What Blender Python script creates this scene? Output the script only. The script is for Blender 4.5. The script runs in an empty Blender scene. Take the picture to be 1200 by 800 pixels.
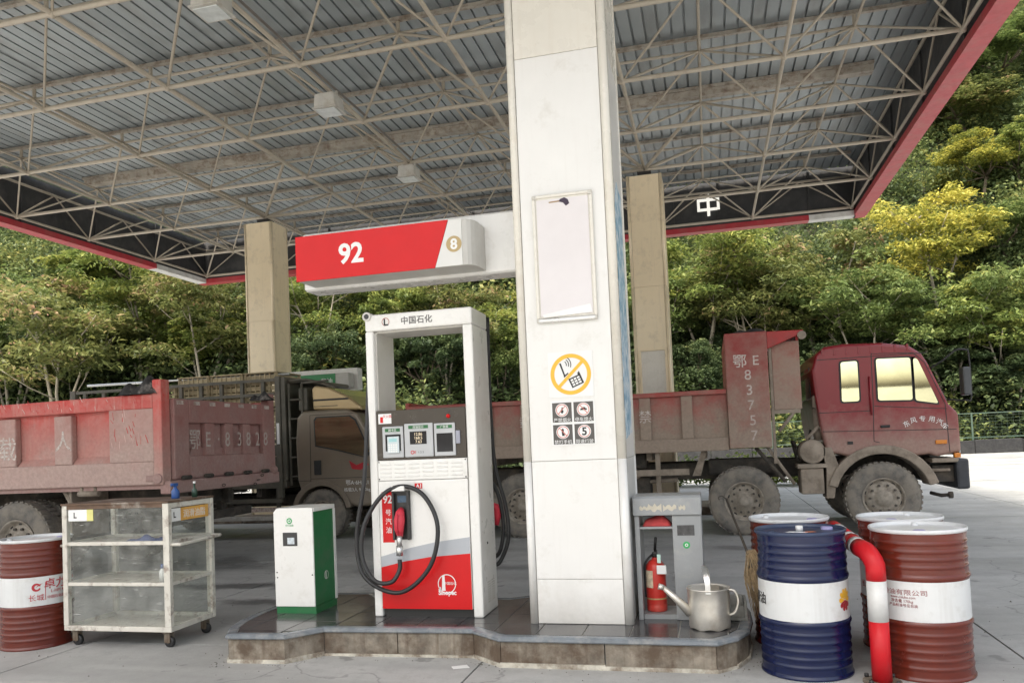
import bpy, math, random
import numpy as np
from mathutils import Vector, Matrix
random.seed(7); rng = np.random.default_rng(7)
S = bpy.context.scene
COL = S.collection
R = math.radians

# ------------------------------------------------------------------ camera
CAMH = 1.46
YAW, PITCH, ROLL = R(-14.1), R(2.34), R(-2.48)
def cam_axes():
    d = Vector((math.sin(YAW)*math.cos(PITCH), math.cos(YAW)*math.cos(PITCH), math.sin(PITCH)))
    r = Vector((math.cos(YAW), -math.sin(YAW), 0)); u = r.cross(d)
    c, s = math.cos(ROLL), math.sin(ROLL)
    return c*r + s*u, -s*r + c*u, d
r_, u_, d_ = cam_axes()
cd = bpy.data.cameras.new('camera'); cam = bpy.data.objects.new('camera', cd); COL.objects.link(cam)
cam.matrix_world = Matrix(((r_.x, u_.x, -d_.x, 0), (r_.y, u_.y, -d_.y, 0), (r_.z, u_.z, -d_.z, CAMH), (0, 0, 0, 1)))
cd.sensor_width = 36; cd.lens = 918/1200*36; cd.shift_y = 80.5/1200; cd.clip_end = 1000; cd.clip_start = .05
S.camera = cam

# ------------------------------------------------------------------ light
w = bpy.data.worlds.new('World'); S.world = w; w.use_nodes = True
nt = w.node_tree; nt.nodes.clear()
sky = nt.nodes.new('ShaderNodeTexSky'); sky.sky_type = 'NISHITA'; sky.sun_disc = False
SUN_EL, SUN_AZ = R(62), R(200)     # azimuth measured from +Y towards +X : behind the camera, slightly left
sky.sun_elevation = SUN_EL; sky.sun_rotation = SUN_AZ
sky.air_density = 1.6; sky.dust_density = 6.0; sky.ozone_density = 0.6; sky.altitude = 100
bg = nt.nodes.new('ShaderNodeBackground'); bg.inputs[1].default_value = .15
out = nt.nodes.new('ShaderNodeOutputWorld')
hs = nt.nodes.new('ShaderNodeHueSaturation'); hs.inputs['Saturation'].default_value = .5      # thin haze whitens the sky
nt.links.new(sky.outputs[0], hs.inputs['Color']); nt.links.new(hs.outputs[0], bg.inputs[0]); nt.links.new(bg.outputs[0], out.inputs[0])
sl = bpy.data.lights.new('sun', 'SUN'); sl.energy = 2.7; sl.angle = R(9); sl.color = (1, .92, .79)
sun = bpy.data.objects.new('sun', sl); COL.objects.link(sun)
sv = Vector((math.sin(SUN_AZ)*math.cos(SUN_EL), math.cos(SUN_AZ)*math.cos(SUN_EL), math.sin(SUN_EL)))
sun.rotation_euler = sv.to_track_quat('Z', 'Y').to_euler()
sun.location = sv*60
S.view_settings.view_transform = 'Standard'; S.view_settings.look = 'None'
S.view_settings.gamma = 1; S.view_settings.use_curve_mapping = False
S.view_settings.exposure = 1.25
S.cycles.use_denoising = True
S.cycles.max_bounces = 8; S.cycles.diffuse_bounces = 4; S.cycles.transparent_max_bounces = 24
S.cycles.sample_clamp_indirect = 6

# ------------------------------------------------------------------ materials
MATS = {}
def sc(h):                                   # sRGB 0-255 -> linear
    return tuple(((c/255)/12.92 if c/255 <= .04045 else ((c/255+.055)/1.055)**2.4) for c in h)
def mat(name, col, rough=.5, metal=0, var=.12, vs=6, dirt=None, da=.0, ds=4, dth=.55, bump=0, bs=60, coat=0,
        mud=None, spec=.5, rnd=0, stretch=None, emis=None, streak=0):
    """weathered procedural paint: tone variation, dirt patches, optional mud rising from below, fine relief"""
    if name in MATS: return MATS[name]
    m = bpy.data.materials.new(name); m.use_nodes = True; t = m.node_tree; N = t.nodes; L = t.links
    b = N['Principled BSDF']; b.inputs['Roughness'].default_value = rough; b.inputs['Metallic'].default_value = metal
    b.inputs['Specular IOR Level'].default_value = spec
    if coat: b.inputs['Coat Weight'].default_value = coat; b.inputs['Coat Roughness'].default_value = .08
    tc = N.new('ShaderNodeTexCoord'); src = tc.outputs['Object']
    if stretch:
        mp = N.new('ShaderNodeMapping'); mp.inputs['Scale'].default_value = stretch; L.new(src, mp.inputs[0]); src = mp.outputs[0]
    def noise(s, det=6, ro=.6, v=None):
        n = N.new('ShaderNodeTexNoise'); n.inputs['Scale'].default_value = s; n.inputs['Detail'].default_value = det
        n.inputs['Roughness'].default_value = ro; L.new(v or src, n.inputs[0]); return n.outputs['Fac']
    def ramp(f, a, b_, lo=0, hi=1):
        r = N.new('ShaderNodeMapRange'); r.inputs[1].default_value = a; r.inputs[2].default_value = b_
        r.inputs[3].default_value = lo; r.inputs[4].default_value = hi; L.new(f, r.inputs[0]); return r.outputs[0]
    def mix(f, a, c):
        x = N.new('ShaderNodeMix'); x.data_type = 'RGBA'
        if isinstance(f, (int, float)): x.inputs[0].default_value = f
        else: L.new(f, x.inputs[0])
        for i, v in ((6, a), (7, c)):
            if isinstance(v, tuple): x.inputs[i].default_value = (*v, 1)
            else: L.new(v, x.inputs[i])
        return x.outputs[2]
    def mul(a, b_):
        x = N.new('ShaderNodeMath'); x.operation = 'MULTIPLY'
        for i, v in ((0, a), (1, b_)):
            if isinstance(v, (int, float)): x.inputs[i].default_value = v
            else: L.new(v, x.inputs[i])
        return x.outputs[0]
    c = mix(ramp(noise(vs), .3, .7), tuple(k*(1-var) for k in col), tuple(min(1, k*(1+var)) for k in col))
    if rnd:
        oi = N.new('ShaderNodeObjectInfo'); h = N.new('ShaderNodeHueSaturation'); L.new(c, h.inputs['Color'])
        L.new(ramp(oi.outputs['Random'], 0, 1, 1-rnd, 1+rnd), h.inputs['Value']); c = h.outputs[0]
    rf = None
    if dirt:
        f = mul(ramp(noise(ds, 9, .68), dth-.08, dth+.1), da); c = mix(f, c, dirt); rf = f
    if streak:
        mp = N.new('ShaderNodeMapping'); mp.inputs['Scale'].default_value = (14, 14, .9); L.new(tc.outputs['Object'], mp.inputs[0])
        f = mul(ramp(noise(1.6, 6, .6, mp.outputs[0]), .52, .72), streak); c = mix(f, c, dirt or (.2, .17, .13))
    if mud:                                  # (colour, z full, z none, amount)
        mc, z0, z1, am = mud
        sx = N.new('ShaderNodeSeparateXYZ'); L.new(tc.outputs['Object'], sx.inputs[0])
        n1 = noise(3.5, 8, .65)
        zz = N.new('ShaderNodeMath'); zz.operation = 'MULTIPLY_ADD'; L.new(n1, zz.inputs[0]); zz.inputs[1].default_value = (z1-z0)*1.6
        zz.inputs[2].default_value = -(z1-z0)*.8
        ad = N.new('ShaderNodeMath'); L.new(sx.outputs[2], ad.inputs[0]); L.new(zz.outputs[0], ad.inputs[1])
        f = mul(ramp(ad.outputs[0], z1, z0), am); c = mix(f, c, mix(ramp(noise(30), .3, .7), tuple(k*.85 for k in mc), tuple(k*1.12 for k in mc)))
        rr = ramp(f, 0, 1, rough, .85); L.new(rr, b.inputs['Roughness'])
    elif var:
        L.new(ramp(noise(vs*2.3), .25, .75, max(.03, rough*.8), min(1, rough*1.2)), b.inputs['Roughness'])
    L.new(c, b.inputs['Base Color'])
    if bump:
        bp = N.new('ShaderNodeBump'); bp.inputs['Strength'].default_value = bump; bp.inputs['Distance'].default_value = .01
        L.new(noise(bs, 4, .6), bp.inputs['Height']); L.new(bp.outputs[0], b.inputs['Normal'])
    if emis: b.inputs['Emission Color'].default_value = (*emis[0], 1); b.inputs['Emission Strength'].default_value = emis[1]
    MATS[name] = m; return m
MUD = (.31, .245, .195)
RUST = (.14, .06, .03)

# ------------------------------------------------------------------ mesh helpers
def loc_of(p):
    v = Vector((0, 0, 0))
    while p: v += p.location; p = p.parent
    return v
class MB:
    """collects shapes given in world metres; build() links them as one mesh object below its parent"""
    def __init__(s): s.v = []; s.f = []; s.s = []
    def add(s, vs, fs, smooth=False):
        o = len(s.v); s.v += [tuple(v) for v in vs]; s.f += [tuple(i+o for i in f) for f in fs]; s.s += [smooth]*len(fs); return s
    def box(s, x0, x1, y0, y1, z0, z1):
        return s.add([(x0,y0,z0),(x1,y0,z0),(x1,y1,z0),(x0,y1,z0),(x0,y0,z1),(x1,y0,z1),(x1,y1,z1),(x0,y1,z1)],
                     [(0,3,2,1),(4,5,6,7),(0,1,5,4),(1,2,6,5),(2,3,7,6),(3,0,4,7)])
    def prism(s, poly, ax, a, b, smooth=False):
        """2-D polygon swept along ax: 'y' takes (x,z), 'x' takes (y,z), 'z' takes (x,y)"""
        P = {'y': lambda p, t: (p[0], t, p[1]), 'x': lambda p, t: (t, p[0], p[1]), 'z': lambda p, t: (p[0], p[1], t)}[ax]
        n = len(poly); ar = sum(poly[i][0]*poly[(i+1) % n][1]-poly[(i+1) % n][0]*poly[i][1] for i in range(n))
        if (ar < 0) != (ax == 'y'): poly = poly[::-1]
        vs = [P(p, a) for p in poly]+[P(p, b) for p in poly]
        s.add(vs, [tuple(range(n))[::-1], tuple(range(n, 2*n))])
        o = len(s.v)-2*n
        for i in range(n):
            j = (i+1) % n; s.f.append((o+i, o+j, o+n+j, o+n+i)); s.s.append(smooth)
        return s
    def cyl(s, p, q, r, n=12, r2=None, caps=True):
        p, q = Vector(p), Vector(q); d = (q-p).normalized(); r2 = r if r2 is None else r2
        a = d.orthogonal().normalized(); b = d.cross(a)
        vs = [p+r*(math.cos(t)*a+math.sin(t)*b) for t in [2*math.pi*i/n for i in range(n)]]
        vs += [q+r2*(math.cos(t)*a+math.sin(t)*b) for t in [2*math.pi*i/n for i in range(n)]]
        s.add(vs, [(i, (i+1) % n, n+(i+1) % n, n+i) for i in range(n)], True)
        if caps: o = len(s.v)-2*n; s.f += [tuple(o+i for i in range(n))[::-1], tuple(o+n+i for i in range(n))]; s.s += [False, False]
        return s
    def tube(s, pts, r, n=8, closed=False, radii=None):
        P = [Vector(p) for p in pts]; m = len(P); vs = []; a = None
        for i in range(m):
            if closed: d = (P[(i+1) % m]-P[i-1]).normalized()
            else: d = (P[min(i+1, m-1)]-P[max(i-1, 0)]).normalized()
            a = d.orthogonal().normalized() if a is None else (a-d*a.dot(d)).normalized()
            b = d.cross(a); rr = radii[i] if radii else r
            vs += [P[i]+rr*(math.cos(2*math.pi*k/n)*a+math.sin(2*math.pi*k/n)*b) for k in range(n)]
        fs = [(i*n+k, i*n+(k+1) % n, ((i+1) % m)*n+(k+1) % n, ((i+1) % m)*n+k) for i in range(m if closed else m-1) for k in range(n)]
        s.add(vs, fs, True)
        if not closed:
            o = len(s.v)-m*n; s.f += [tuple(o+k for k in range(n))[::-1], tuple(o+(m-1)*n+k for k in range(n))]; s.s += [False, False]
        return s
    def lathe(s, prof, c, ax='z', n=24, closed=True, smooth=True):
        """profile of (radius, height) turned about an axis through c"""
        c = Vector(c); vs = []
        for r, h in prof:
            for k in range(n):
                t = 2*math.pi*k/n; x, y = r*math.cos(t), r*math.sin(t)
                vs.append(c+Vector({'z': (x, y, h), 'y': (x, -h, y), 'x': (h, x, y)}[ax]))
        m = len(prof)
        fs = [(i*n+k, i*n+(k+1) % n, (i+1)*n+(k+1) % n, (i+1)*n+k) for i in range(m-1) for k in range(n)]
        s.add(vs, fs, smooth); return s
    def quad(s, a, b, c, d): return s.add([a, b, c, d], [(0, 1, 2, 3)])
    def ring(s, c, r0, r1, y0, y1, n=32):
        """annulus facing -y"""
        return s.lathe([(r0, -y0), (r1, -y0), (r1, -y1), (r0, -y1), (r0, -y0)], c, 'y', n, smooth=False)
    def build(s, name, m, parent=None, bevel=0, seg=2, origin=None):
        me = bpy.data.meshes.new(name); o0 = loc_of(parent) if parent else Vector(origin or (0, 0, 0))
        me.from_pydata([tuple(Vector(v)-o0) for v in s.v], [], s.f)
        me.polygons.foreach_set('use_smooth', s.s); me.materials.append(m); me.update()
        o = bpy.data.objects.new(name, me); COL.objects.link(o)
        if parent: o.parent = parent
        else: o.location = o0
        if bevel:
            b = o.modifiers.new('Bevel', 'BEVEL'); b.width = bevel; b.segments = seg; b.limit_method = 'ANGLE'; b.angle_limit = R(40)
        return o
def bx(name, m, parent, x0, x1, y0, y1, z0, z1, bevel=0): return MB().box(x0, x1, y0, y1, z0, z1).build(name, m, parent, bevel)
def tag(o, label, cat, group=None):
    o['label'] = label; o['category'] = cat
    if group: o['group'] = group
    return o
def thing(name, label, cat, loc, group=None):
    o = bpy.data.objects.new(name, None); COL.objects.link(o); o.location = loc; o.empty_display_size = .2
    return tag(o, label, cat, group)
def struct(o): o['kind'] = 'structure'; return o
def empty(name, parent, loc):
    o = bpy.data.objects.new(name, None); COL.objects.link(o); o.parent = parent; o.location = Vector(loc)-loc_of(parent); return o
def text_data(body, size, ext=.001, off=0, spacing=1, aspect=1):
    c = bpy.data.curves.new('lettering', 'FONT'); c.body = body; c.size = size; c.extrude = ext; c.offset = off
    c.align_x = 'CENTER'; c.align_y = 'CENTER'; c.space_character = spacing; c.resolution_u = 3
    o = bpy.data.objects.new('lettering', c); COL.objects.link(o)
    me = bpy.data.meshes.new_from_object(o.evaluated_get(bpy.context.evaluated_depsgraph_get()))
    bpy.data.objects.remove(o); bpy.data.curves.remove(c)
    # recentre on its true bounding box, stretch
    co = np.empty(len(me.vertices)*3); me.vertices.foreach_get('co', co); co = co.reshape(-1, 3)
    if len(co):
        mid = (co.min(0)+co.max(0))/2; co[:, :2] -= mid[:2]; co[:, 0] *= aspect
        me.vertices.foreach_set('co', co.ravel())
    return me
def text(body, size, m, parent, loc, name='lettering', ext=.001, rot=(90, 0, 0), off=0, spacing=1, aspect=1):
    me = text_data(body, size, ext, off, spacing, aspect); me.materials.clear(); me.materials.append(m)
    o = bpy.data.objects.new(name, me); COL.objects.link(o); o.parent = parent
    o.location = Vector(loc)-loc_of(parent); o.rotation_euler = [R(a) for a in rot]; return o
def text_wrap(body, size, m, parent, c, rad, ang, z, name='lettering', off=0, aspect=1):
    """lettering printed round a drum; ang 0 faces -y, positive towards +x"""
    me = text_data(body, size, .0008, off, 1, aspect); wrap_mesh(me, parent, c, rad, ang, z)
    me.materials.clear(); me.materials.append(m)
    o = bpy.data.objects.new(name, me); COL.objects.link(o); o.parent = parent; return o
def wrap_mesh(me, parent, c, rad, ang, z):
    l0 = loc_of(parent)
    for v in me.vertices:
        a = ang+v.co.x/rad; rr = rad+.0012+v.co.z
        v.co = Vector((c[0]+rr*math.sin(a), c[1]-rr*math.cos(a), z+v.co.y))-l0
def noise1(x, y): return math.sin(x*.13+y*.07)*.9+math.sin(x*.31-y*.23+1.3)*.5+math.sin(x*.71+y*.53+.4)*.25

# ================================================================== the setting
def concrete(name, col, wet=True):
    m = bpy.data.materials.new(name); m.use_nodes = True; t = m.node_tree; N = t.nodes; L = t.links
    b = N['Principled BSDF']; geo = N.new('ShaderNodeNewGeometry'); src = geo.outputs['Position']
    def noise(s, d=6, r=.6, v=None):
        n = N.new('ShaderNodeTexNoise'); n.inputs['Scale'].default_value = s; n.inputs['Detail'].default_value = d
        n.inputs['Roughness'].default_value = r; L.new(v or src, n.inputs[0]); return n.outputs['Fac']
    def mr(f, a, c, lo=0, hi=1):
        r = N.new('ShaderNodeMapRange'); r.inputs[1].default_value = a; r.inputs[2].default_value = c
        r.inputs[3].default_value = lo; r.inputs[4].default_value = hi; L.new(f, r.inputs[0]); return r.outputs[0]
    def mix(f, a, c):
        x = N.new('ShaderNodeMix'); x.data_type = 'RGBA'; L.new(f, x.inputs[0])
        for i, v in ((6, a), (7, c)):
            if isinstance(v, tuple): x.inputs[i].default_value = (*v, 1)
            else: L.new(v, x.inputs[i])
        return x.outputs[2]
    c = mix(mr(noise(.55, 8, .65), .35, .65), tuple(k*.74 for k in col), tuple(k*1.08 for k in col))
    c = mix(mr(noise(9, 8, .75), .48, .72, 0, .6), c, tuple(k*.62 for k in col))
    c = mix(mr(noise(70, 3, .7), .5, .8, 0, .35), c, tuple(k*1.35 for k in col))
    # long tyre-rubbed bands running with the traffic
    mp = N.new('ShaderNodeMapping'); mp.inputs['Scale'].default_value = (.16, 1.5, 1); L.new(src, mp.inputs[0])
    c = mix(mr(noise(1.0, 5, .6, mp.outputs[0]), .48, .70, 0, .65), c, tuple(k*.58 for k in col))
    # hairline cracks
    vo = N.new('ShaderNodeTexVoronoi'); vo.feature = 'DISTANCE_TO_EDGE'; vo.inputs['Scale'].default_value = .27
    wv = N.new('ShaderNodeVectorMath'); wv.operation = 'ADD'; L.new(src, wv.inputs[0])
    nc = N.new('ShaderNodeTexNoise'); nc.inputs['Scale'].default_value = 1.6; nc.inputs['Detail'].default_value = 8; L.new(src, nc.inputs[0])
    L.new(nc.outputs['Color'], wv.inputs[1]); L.new(wv.outputs[0], vo.inputs['Vector'])
    c = mix(mr(vo.outputs['Distance'], .001, .004, .45, 0), c, tuple(k*.28 for k in col))
    # oil stains
    st = mr(noise(.42, 7, .62), .575, .68)
    c = mix(mr(st, 0, 1, 0, .6), c, (.05, .05, .052))
    c = mix(mr(noise(3.4, 3, .5), .66, .70, 0, .55), c, tuple(k*.3 for k in col))
    c = mix(mr(noise(1.1, 9, .75), .58, .66, 0, .4), c, tuple(k*.5 for k in col))
    # spilled oil and damp patches, each with its own place
    for (sx0, sy0, rx, ry, am) in ((-5.2, 7.7, 1.3, .28, .75), (-4.3, 6.95, .9, .2, .7), (-2.9, 8.9, 1.6, .3, .55), (-4.9, 5.5, .7, .35, .4), (.7, 5.6, 1.0, .7, .45), (-1.2, 4.55, .8, .12, .35), (3.4, 6.6, 1.3, .35, .3), (1.2, 10.4, 1.8, .3, .5), (-6.8, 9.3, 1.6, .9, .6)):
        ma = N.new('ShaderNodeMapping'); ma.inputs['Location'].default_value = (-sx0/rx, -sy0/ry, 0); ma.inputs['Scale'].default_value = (1/rx, 1/ry, 0); L.new(src, ma.inputs[0])
        ln = N.new('ShaderNodeVectorMath'); ln.operation = 'LENGTH'; L.new(ma.outputs[0], ln.inputs[0])
        ad = N.new('ShaderNodeMath'); ad.operation = 'MULTIPLY_ADD'; L.new(noise(2.6, 8, .65), ad.inputs[0]); ad.inputs[1].default_value = 2.4; L.new(ln.outputs['Value'], ad.inputs[2])
        c = mix(mr(ad.outputs[0], 2.1, 1.55, 0, am), c, (.05, .05, .05))
    L.new(c, b.inputs['Base Color'])
    L.new(mr(noise(1.3, 6, .6), .3, .7, .42, .75), b.inputs['Roughness'])
    bp = N.new('ShaderNodeBump'); bp.inputs['Strength'].default_value = .25; bp.inputs['Distance'].default_value = .006
    L.new(noise(45, 6, .7), bp.inputs['Height']); L.new(bp.outputs[0], b.inputs['Normal']); return m
M_CON = concrete('concrete', (.41, .41, .40)); M_JOINT = mat('joint_filler', (.09, .088, .085), .9, var=.2)
M_ROAD = concrete('road_concrete', (.35, .35, .34))

def base_y(x):                               # foot of the hillside
    t = min(1, max(0, (x+16)/16)); t = t*t*(3-2*t); return 31+13.5*t
def hill_z(x, y):
    d = y-base_y(x)
    if d <= 0: return 0.0
    return max(0, min(d*1.02, 70)+min(d, 6)*.28*noise1(x, y))
# ground sheet to the horizon
g = MB(); g.quad((-400, -300, -.006), (400, -300, -.006), (400, 400, -.006), (-400, 400, -.006))
ground = struct(g.build('forecourt_ground', M_JOINT))
sx, sy = 3.35, 4.1
slab_me = None
for i in range(-7, 8):
    for j in range(-1, 6):
        x0, y0 = -1.55+i*sx, 1.25+j*sy
        if slab_me is None:
            o = MB().box(0, sx-.014, 0, sy-.014, -.05, 0).build('concrete_slab', M_CON, ground); slab_me = o.data
        else:
            o = bpy.data.objects.new('concrete_slab', slab_me); COL.objects.link(o); o.parent = ground
        o.location = (x0, y0, random.uniform(0, .0025))
yb = 1.25+6*sy
road = struct(MB().quad((-400, yb, -.002), (400, yb, -.002), (400, 60, -.002), (-400, 60, -.002)).build('road', M_ROAD))
MB().quad((-60, 39.2, .003), (60, 39.2, .003), (60, 39.4, .003), (-60, 39.4, .003)).build('edge_line', mat('road_paint', (.7, .7, .68), .7, dirt=(.3,.3,.29), da=.8, ds=6), road)
# open apron in front and to the sides (beyond the slabs)
y_front = 1.25-sy
struct(MB().quad((-400, -300, -.002), (400, -300, -.002), (400, y_front, -.002), (-400, y_front, -.002)).build('apron', M_ROAD))
xr, xl = -1.55+8*sx, -1.55-7*sx
struct(MB().quad((xr, y_front, -.002), (400, y_front, -.002), (400, yb, -.002), (xr, yb, -.002)).build('side_yard', M_ROAD))
struct(MB().quad((-400, y_front, -.002), (xl, y_front, -.002), (xl, yb, -.002), (-400, yb, -.002)).build('side_yard', M_ROAD))

# hillside
nx, ny = 150, 64
vs, fs = [], []
for i in range(nx):
    x = -95+i*190/(nx-1)
    for j in range(ny):
        d = -1.5+(j/(ny-1))**1.5*100
        y = base_y(x)+d; vs.append((x, y, hill_z(x, y)-.25))
fs = [(i*ny+j, (i+1)*ny+j, (i+1)*ny+j+1, i*ny+j+1) for i in range(nx-1) for j in range(ny-1)]
M_SOIL = mat('hill_soil', (.045, .04, .022), .95, var=.5, vs=.6, dirt=(.03, .05, .014), da=1, ds=.9, dth=.45)
struct(MB().add(vs, fs, True).build('hillside', M_SOIL))

# ---- foliage
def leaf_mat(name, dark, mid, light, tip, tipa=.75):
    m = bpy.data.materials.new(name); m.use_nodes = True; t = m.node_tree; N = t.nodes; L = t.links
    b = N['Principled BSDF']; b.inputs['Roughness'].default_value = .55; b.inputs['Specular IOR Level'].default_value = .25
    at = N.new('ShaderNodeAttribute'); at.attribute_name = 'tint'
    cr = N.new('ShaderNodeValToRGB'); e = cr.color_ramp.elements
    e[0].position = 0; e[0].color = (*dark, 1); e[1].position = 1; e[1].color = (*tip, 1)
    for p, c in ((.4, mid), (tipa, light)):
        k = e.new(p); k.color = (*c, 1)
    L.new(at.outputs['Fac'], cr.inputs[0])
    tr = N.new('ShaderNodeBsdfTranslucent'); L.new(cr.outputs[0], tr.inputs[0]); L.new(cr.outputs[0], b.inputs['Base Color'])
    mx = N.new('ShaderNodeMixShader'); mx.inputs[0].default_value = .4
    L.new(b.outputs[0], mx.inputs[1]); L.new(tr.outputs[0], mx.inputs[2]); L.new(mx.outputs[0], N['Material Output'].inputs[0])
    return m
def leaf_mesh(name, P, size, tint, up=.55, elong=1.9, dirs=None):
    """one mesh of bent leaf blades (two quads each) centred at P"""
    n = len(P); nrm = rng.normal(size=(n, 3)); nrm[:, 2] = np.abs(nrm[:, 2])+up; nrm /= np.linalg.norm(nrm, axis=1)[:, None]
    a = rng.normal(size=(n, 3)); a[:, 2] -= .35
    if dirs is not None: a = a*.45+dirs
    a = a+0; a -= nrm*(a*nrm).sum(1)[:, None]; a /= np.linalg.norm(a, axis=1)[:, None]
    b = np.cross(nrm, a); s = (size*rng.uniform(.6, 1.4, n))[:, None]
    l, wd = s*.5*elong**.5, s*.5/elong**.5
    V = np.stack([P-a*l, P+b*wd+nrm*s*.06, P+a*l-nrm*s*.10, P-b*wd+nrm*s*.06], 1).reshape(-1, 3)
    me = bpy.data.meshes.new(name); me.vertices.add(n*4); me.vertices.foreach_set('co', V.astype(np.float32).ravel())
    me.loops.add(n*4); me.loops.foreach_set('vertex_index', np.arange(n*4, dtype=np.int32))
    me.polygons.add(n); me.polygons.foreach_set('loop_start', np.arange(0, n*4, 4, dtype=np.int32))
    at = me.attributes.new('tint', 'FLOAT', 'FACE'); at.data.foreach_set('value', np.clip(tint, 0, 1).astype(np.float32))
    me.update(calc_edges=True); return me
# leaf colours (dark, mid, light, tip)
LM = {
 'ground': leaf_mat('leaf_undergrowth', (.028, .040, .020), (.095, .135, .05), (.21, .245, .085), (.40, .36, .11), .72),
 'green':  leaf_mat('leaf_green', (.035, .055, .02), (.10, .145, .042), (.19, .24, .075), (.30, .31, .10)),
 'dark':   leaf_mat('leaf_dark_green', (.024, .04, .02), (.062, .095, .04), (.12, .16, .065), (.21, .23, .09)),
 'olive':  leaf_mat('leaf_olive', (.038, .052, .02), (.12, .145, .046), (.23, .235, .075), (.42, .26, .165)),
 'lime':   leaf_mat('leaf_lime', (.04, .06, .02), (.14, .19, .048), (.28, .31, .08), (.44, .40, .11)),
 'yellow': leaf_mat('leaf_yellow', (.13, .13, .03), (.38, .34, .055), (.60, .52, .09), (.66, .54, .11)),
 'amber':  leaf_mat('leaf_amber', (.14, .12, .03), (.42, .32, .055), (.62, .47, .09), (.66, .44, .10)),
 'gold':   leaf_mat('leaf_gold', (.05, .07, .02), (.20, .22, .045), (.46, .42, .08), (.58, .50, .11), .7),
 'russet': leaf_mat('leaf_russet', (.045, .05, .022), (.14, .145, .055), (.24, .215, .09), (.38, .21, .14)),
}
# undergrowth: thousands of leaves on overlapping bushes, nobody could count them
def undergrowth():
    Ps, Ts, Ss = [], [], []
    nb = 7600
    for k in range(nb):
        x = rng.uniform(-84, 48); d = rng.uniform(0, 1)**1.2*54-.8
        y = base_y(x)+d; z = hill_z(x, y)
        # only what the photograph could see: inside the view wedge with some margin
        f = (x*math.sin(YAW)+y*math.cos(YAW)); l = x*math.cos(YAW)-y*math.sin(YAW)
        if abs(l/f) > .82 or (x < 6 and d > 26) or (x < 14 and d > 40): continue
        rad = rng.uniform(.8, 2.2); n = int((125 if d < 14 else 65)*rad**2)
        u = rng.normal(size=(n, 3)); u[:, 2] = np.abs(u[:, 2])*.9; u /= np.linalg.norm(u, axis=1)[:, None]
        rr = rad*rng.uniform(.55, 1.08, n)[:, None]
        hgt = rng.uniform(.8, 1.75)*(1.35 if d < 7 else 1)
        p = np.array([x, y, z-.1])+u*rr*np.array([1, 1, hgt]); tone = rng.uniform(.0, .34)+min(.2, max(0, d-3)*.022)+.16*(noise1(x*2, y*2) > .4)+.3*(rng.uniform() < .07)  # tone drops near the slope foot: understory shadow put into the leaf colour
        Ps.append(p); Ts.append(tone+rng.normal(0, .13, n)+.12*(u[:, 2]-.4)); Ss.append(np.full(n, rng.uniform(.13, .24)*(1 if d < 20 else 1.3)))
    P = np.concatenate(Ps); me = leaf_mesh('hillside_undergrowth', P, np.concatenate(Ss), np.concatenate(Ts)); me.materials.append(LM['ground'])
    o = bpy.data.objects.new('hillside_undergrowth', me); COL.objects.link(o); o['kind'] = 'stuff'
    tag(o, 'dense green undergrowth covering the whole hillside behind the station', 'undergrowth'); print('undergrowth leaves', len(P))
undergrowth()

M_BARK = mat('bark', (.13, .10, .07), .9, var=.35, vs=9, bump=.5, bs=30)
def make_tree_meshes(seed, kind):
    """trunk with limbs, and a crown of flat leafy sprays at the limb ends; unit height about 6 m"""
    q = random.Random(seed); tm = MB(); ends = []
    h0 = q.uniform(1.5, 2.4); lean = (q.uniform(-.3, .3), q.uniform(-.3, .3))
    top = Vector((lean[0], lean[1], h0)); tm.tube([(0, 0, -.6), (lean[0]*.3, lean[1]*.3, h0*.5), top], .1, 7, radii=[.15, .11, .09])
    for k in range(q.randint(7, 9)):
        a = k*2.4+q.uniform(-.4, .4); sp = q.uniform(.7, 2.3); hz = q.uniform(.5, 3.7)
        e = top+Vector((math.cos(a)*sp, math.sin(a)*sp, hz*(1-.12*sp))); m1 = top.lerp(e, .5)+Vector((math.cos(a)*.2, math.sin(a)*.2, -.25))
        tm.tube([top, m1, e], .05, 5, radii=[.075, .05, .018]); ends.append(e)
        for j in range(4):
            b = a+q.uniform(-1.1, 1.1); s2 = q.uniform(.5, 1.1)
            e2 = m1.lerp(e, .4)+Vector((math.cos(b)*s2, math.sin(b)*s2, q.uniform(.2, .9))); tm.tube([m1.lerp(e, .4), e2], .02, 4, radii=[.03, .01]); ends.append(e2)
    Ps, Ts, Ds = [], [], []
    for e in ends:
        for j in range(q.randint(3, 5)):
            c = np.array(e)+np.array([q.gauss(0, .45), q.gauss(0, .45), q.gauss(.05, .38)])
            n = q.randint(80, 120); r1, rz = q.uniform(.32, .62), q.uniform(.14, .34)
            p = rng.normal(size=(n, 3)); p /= np.maximum(1, np.linalg.norm(p, axis=1)[:, None]*.75)
            p = p*np.array([r1, r1, rz])*.8; p[:, 2] -= .25*(p[:, 0]**2+p[:, 1]**2)
            dd = p/np.maximum(.01, np.linalg.norm(p, axis=1)[:, None]); dd[:, 2] = dd[:, 2]*.4-.25; Ds.append(dd)
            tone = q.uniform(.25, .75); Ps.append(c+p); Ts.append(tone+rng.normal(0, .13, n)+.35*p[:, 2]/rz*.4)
    P = np.concatenate(Ps); T = np.concatenate(Ts)
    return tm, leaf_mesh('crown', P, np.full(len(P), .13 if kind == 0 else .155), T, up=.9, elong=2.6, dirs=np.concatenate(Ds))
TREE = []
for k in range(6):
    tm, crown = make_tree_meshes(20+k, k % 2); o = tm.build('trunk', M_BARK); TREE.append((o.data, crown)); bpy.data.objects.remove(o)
    crown.materials.append(LM['green'])
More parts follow.
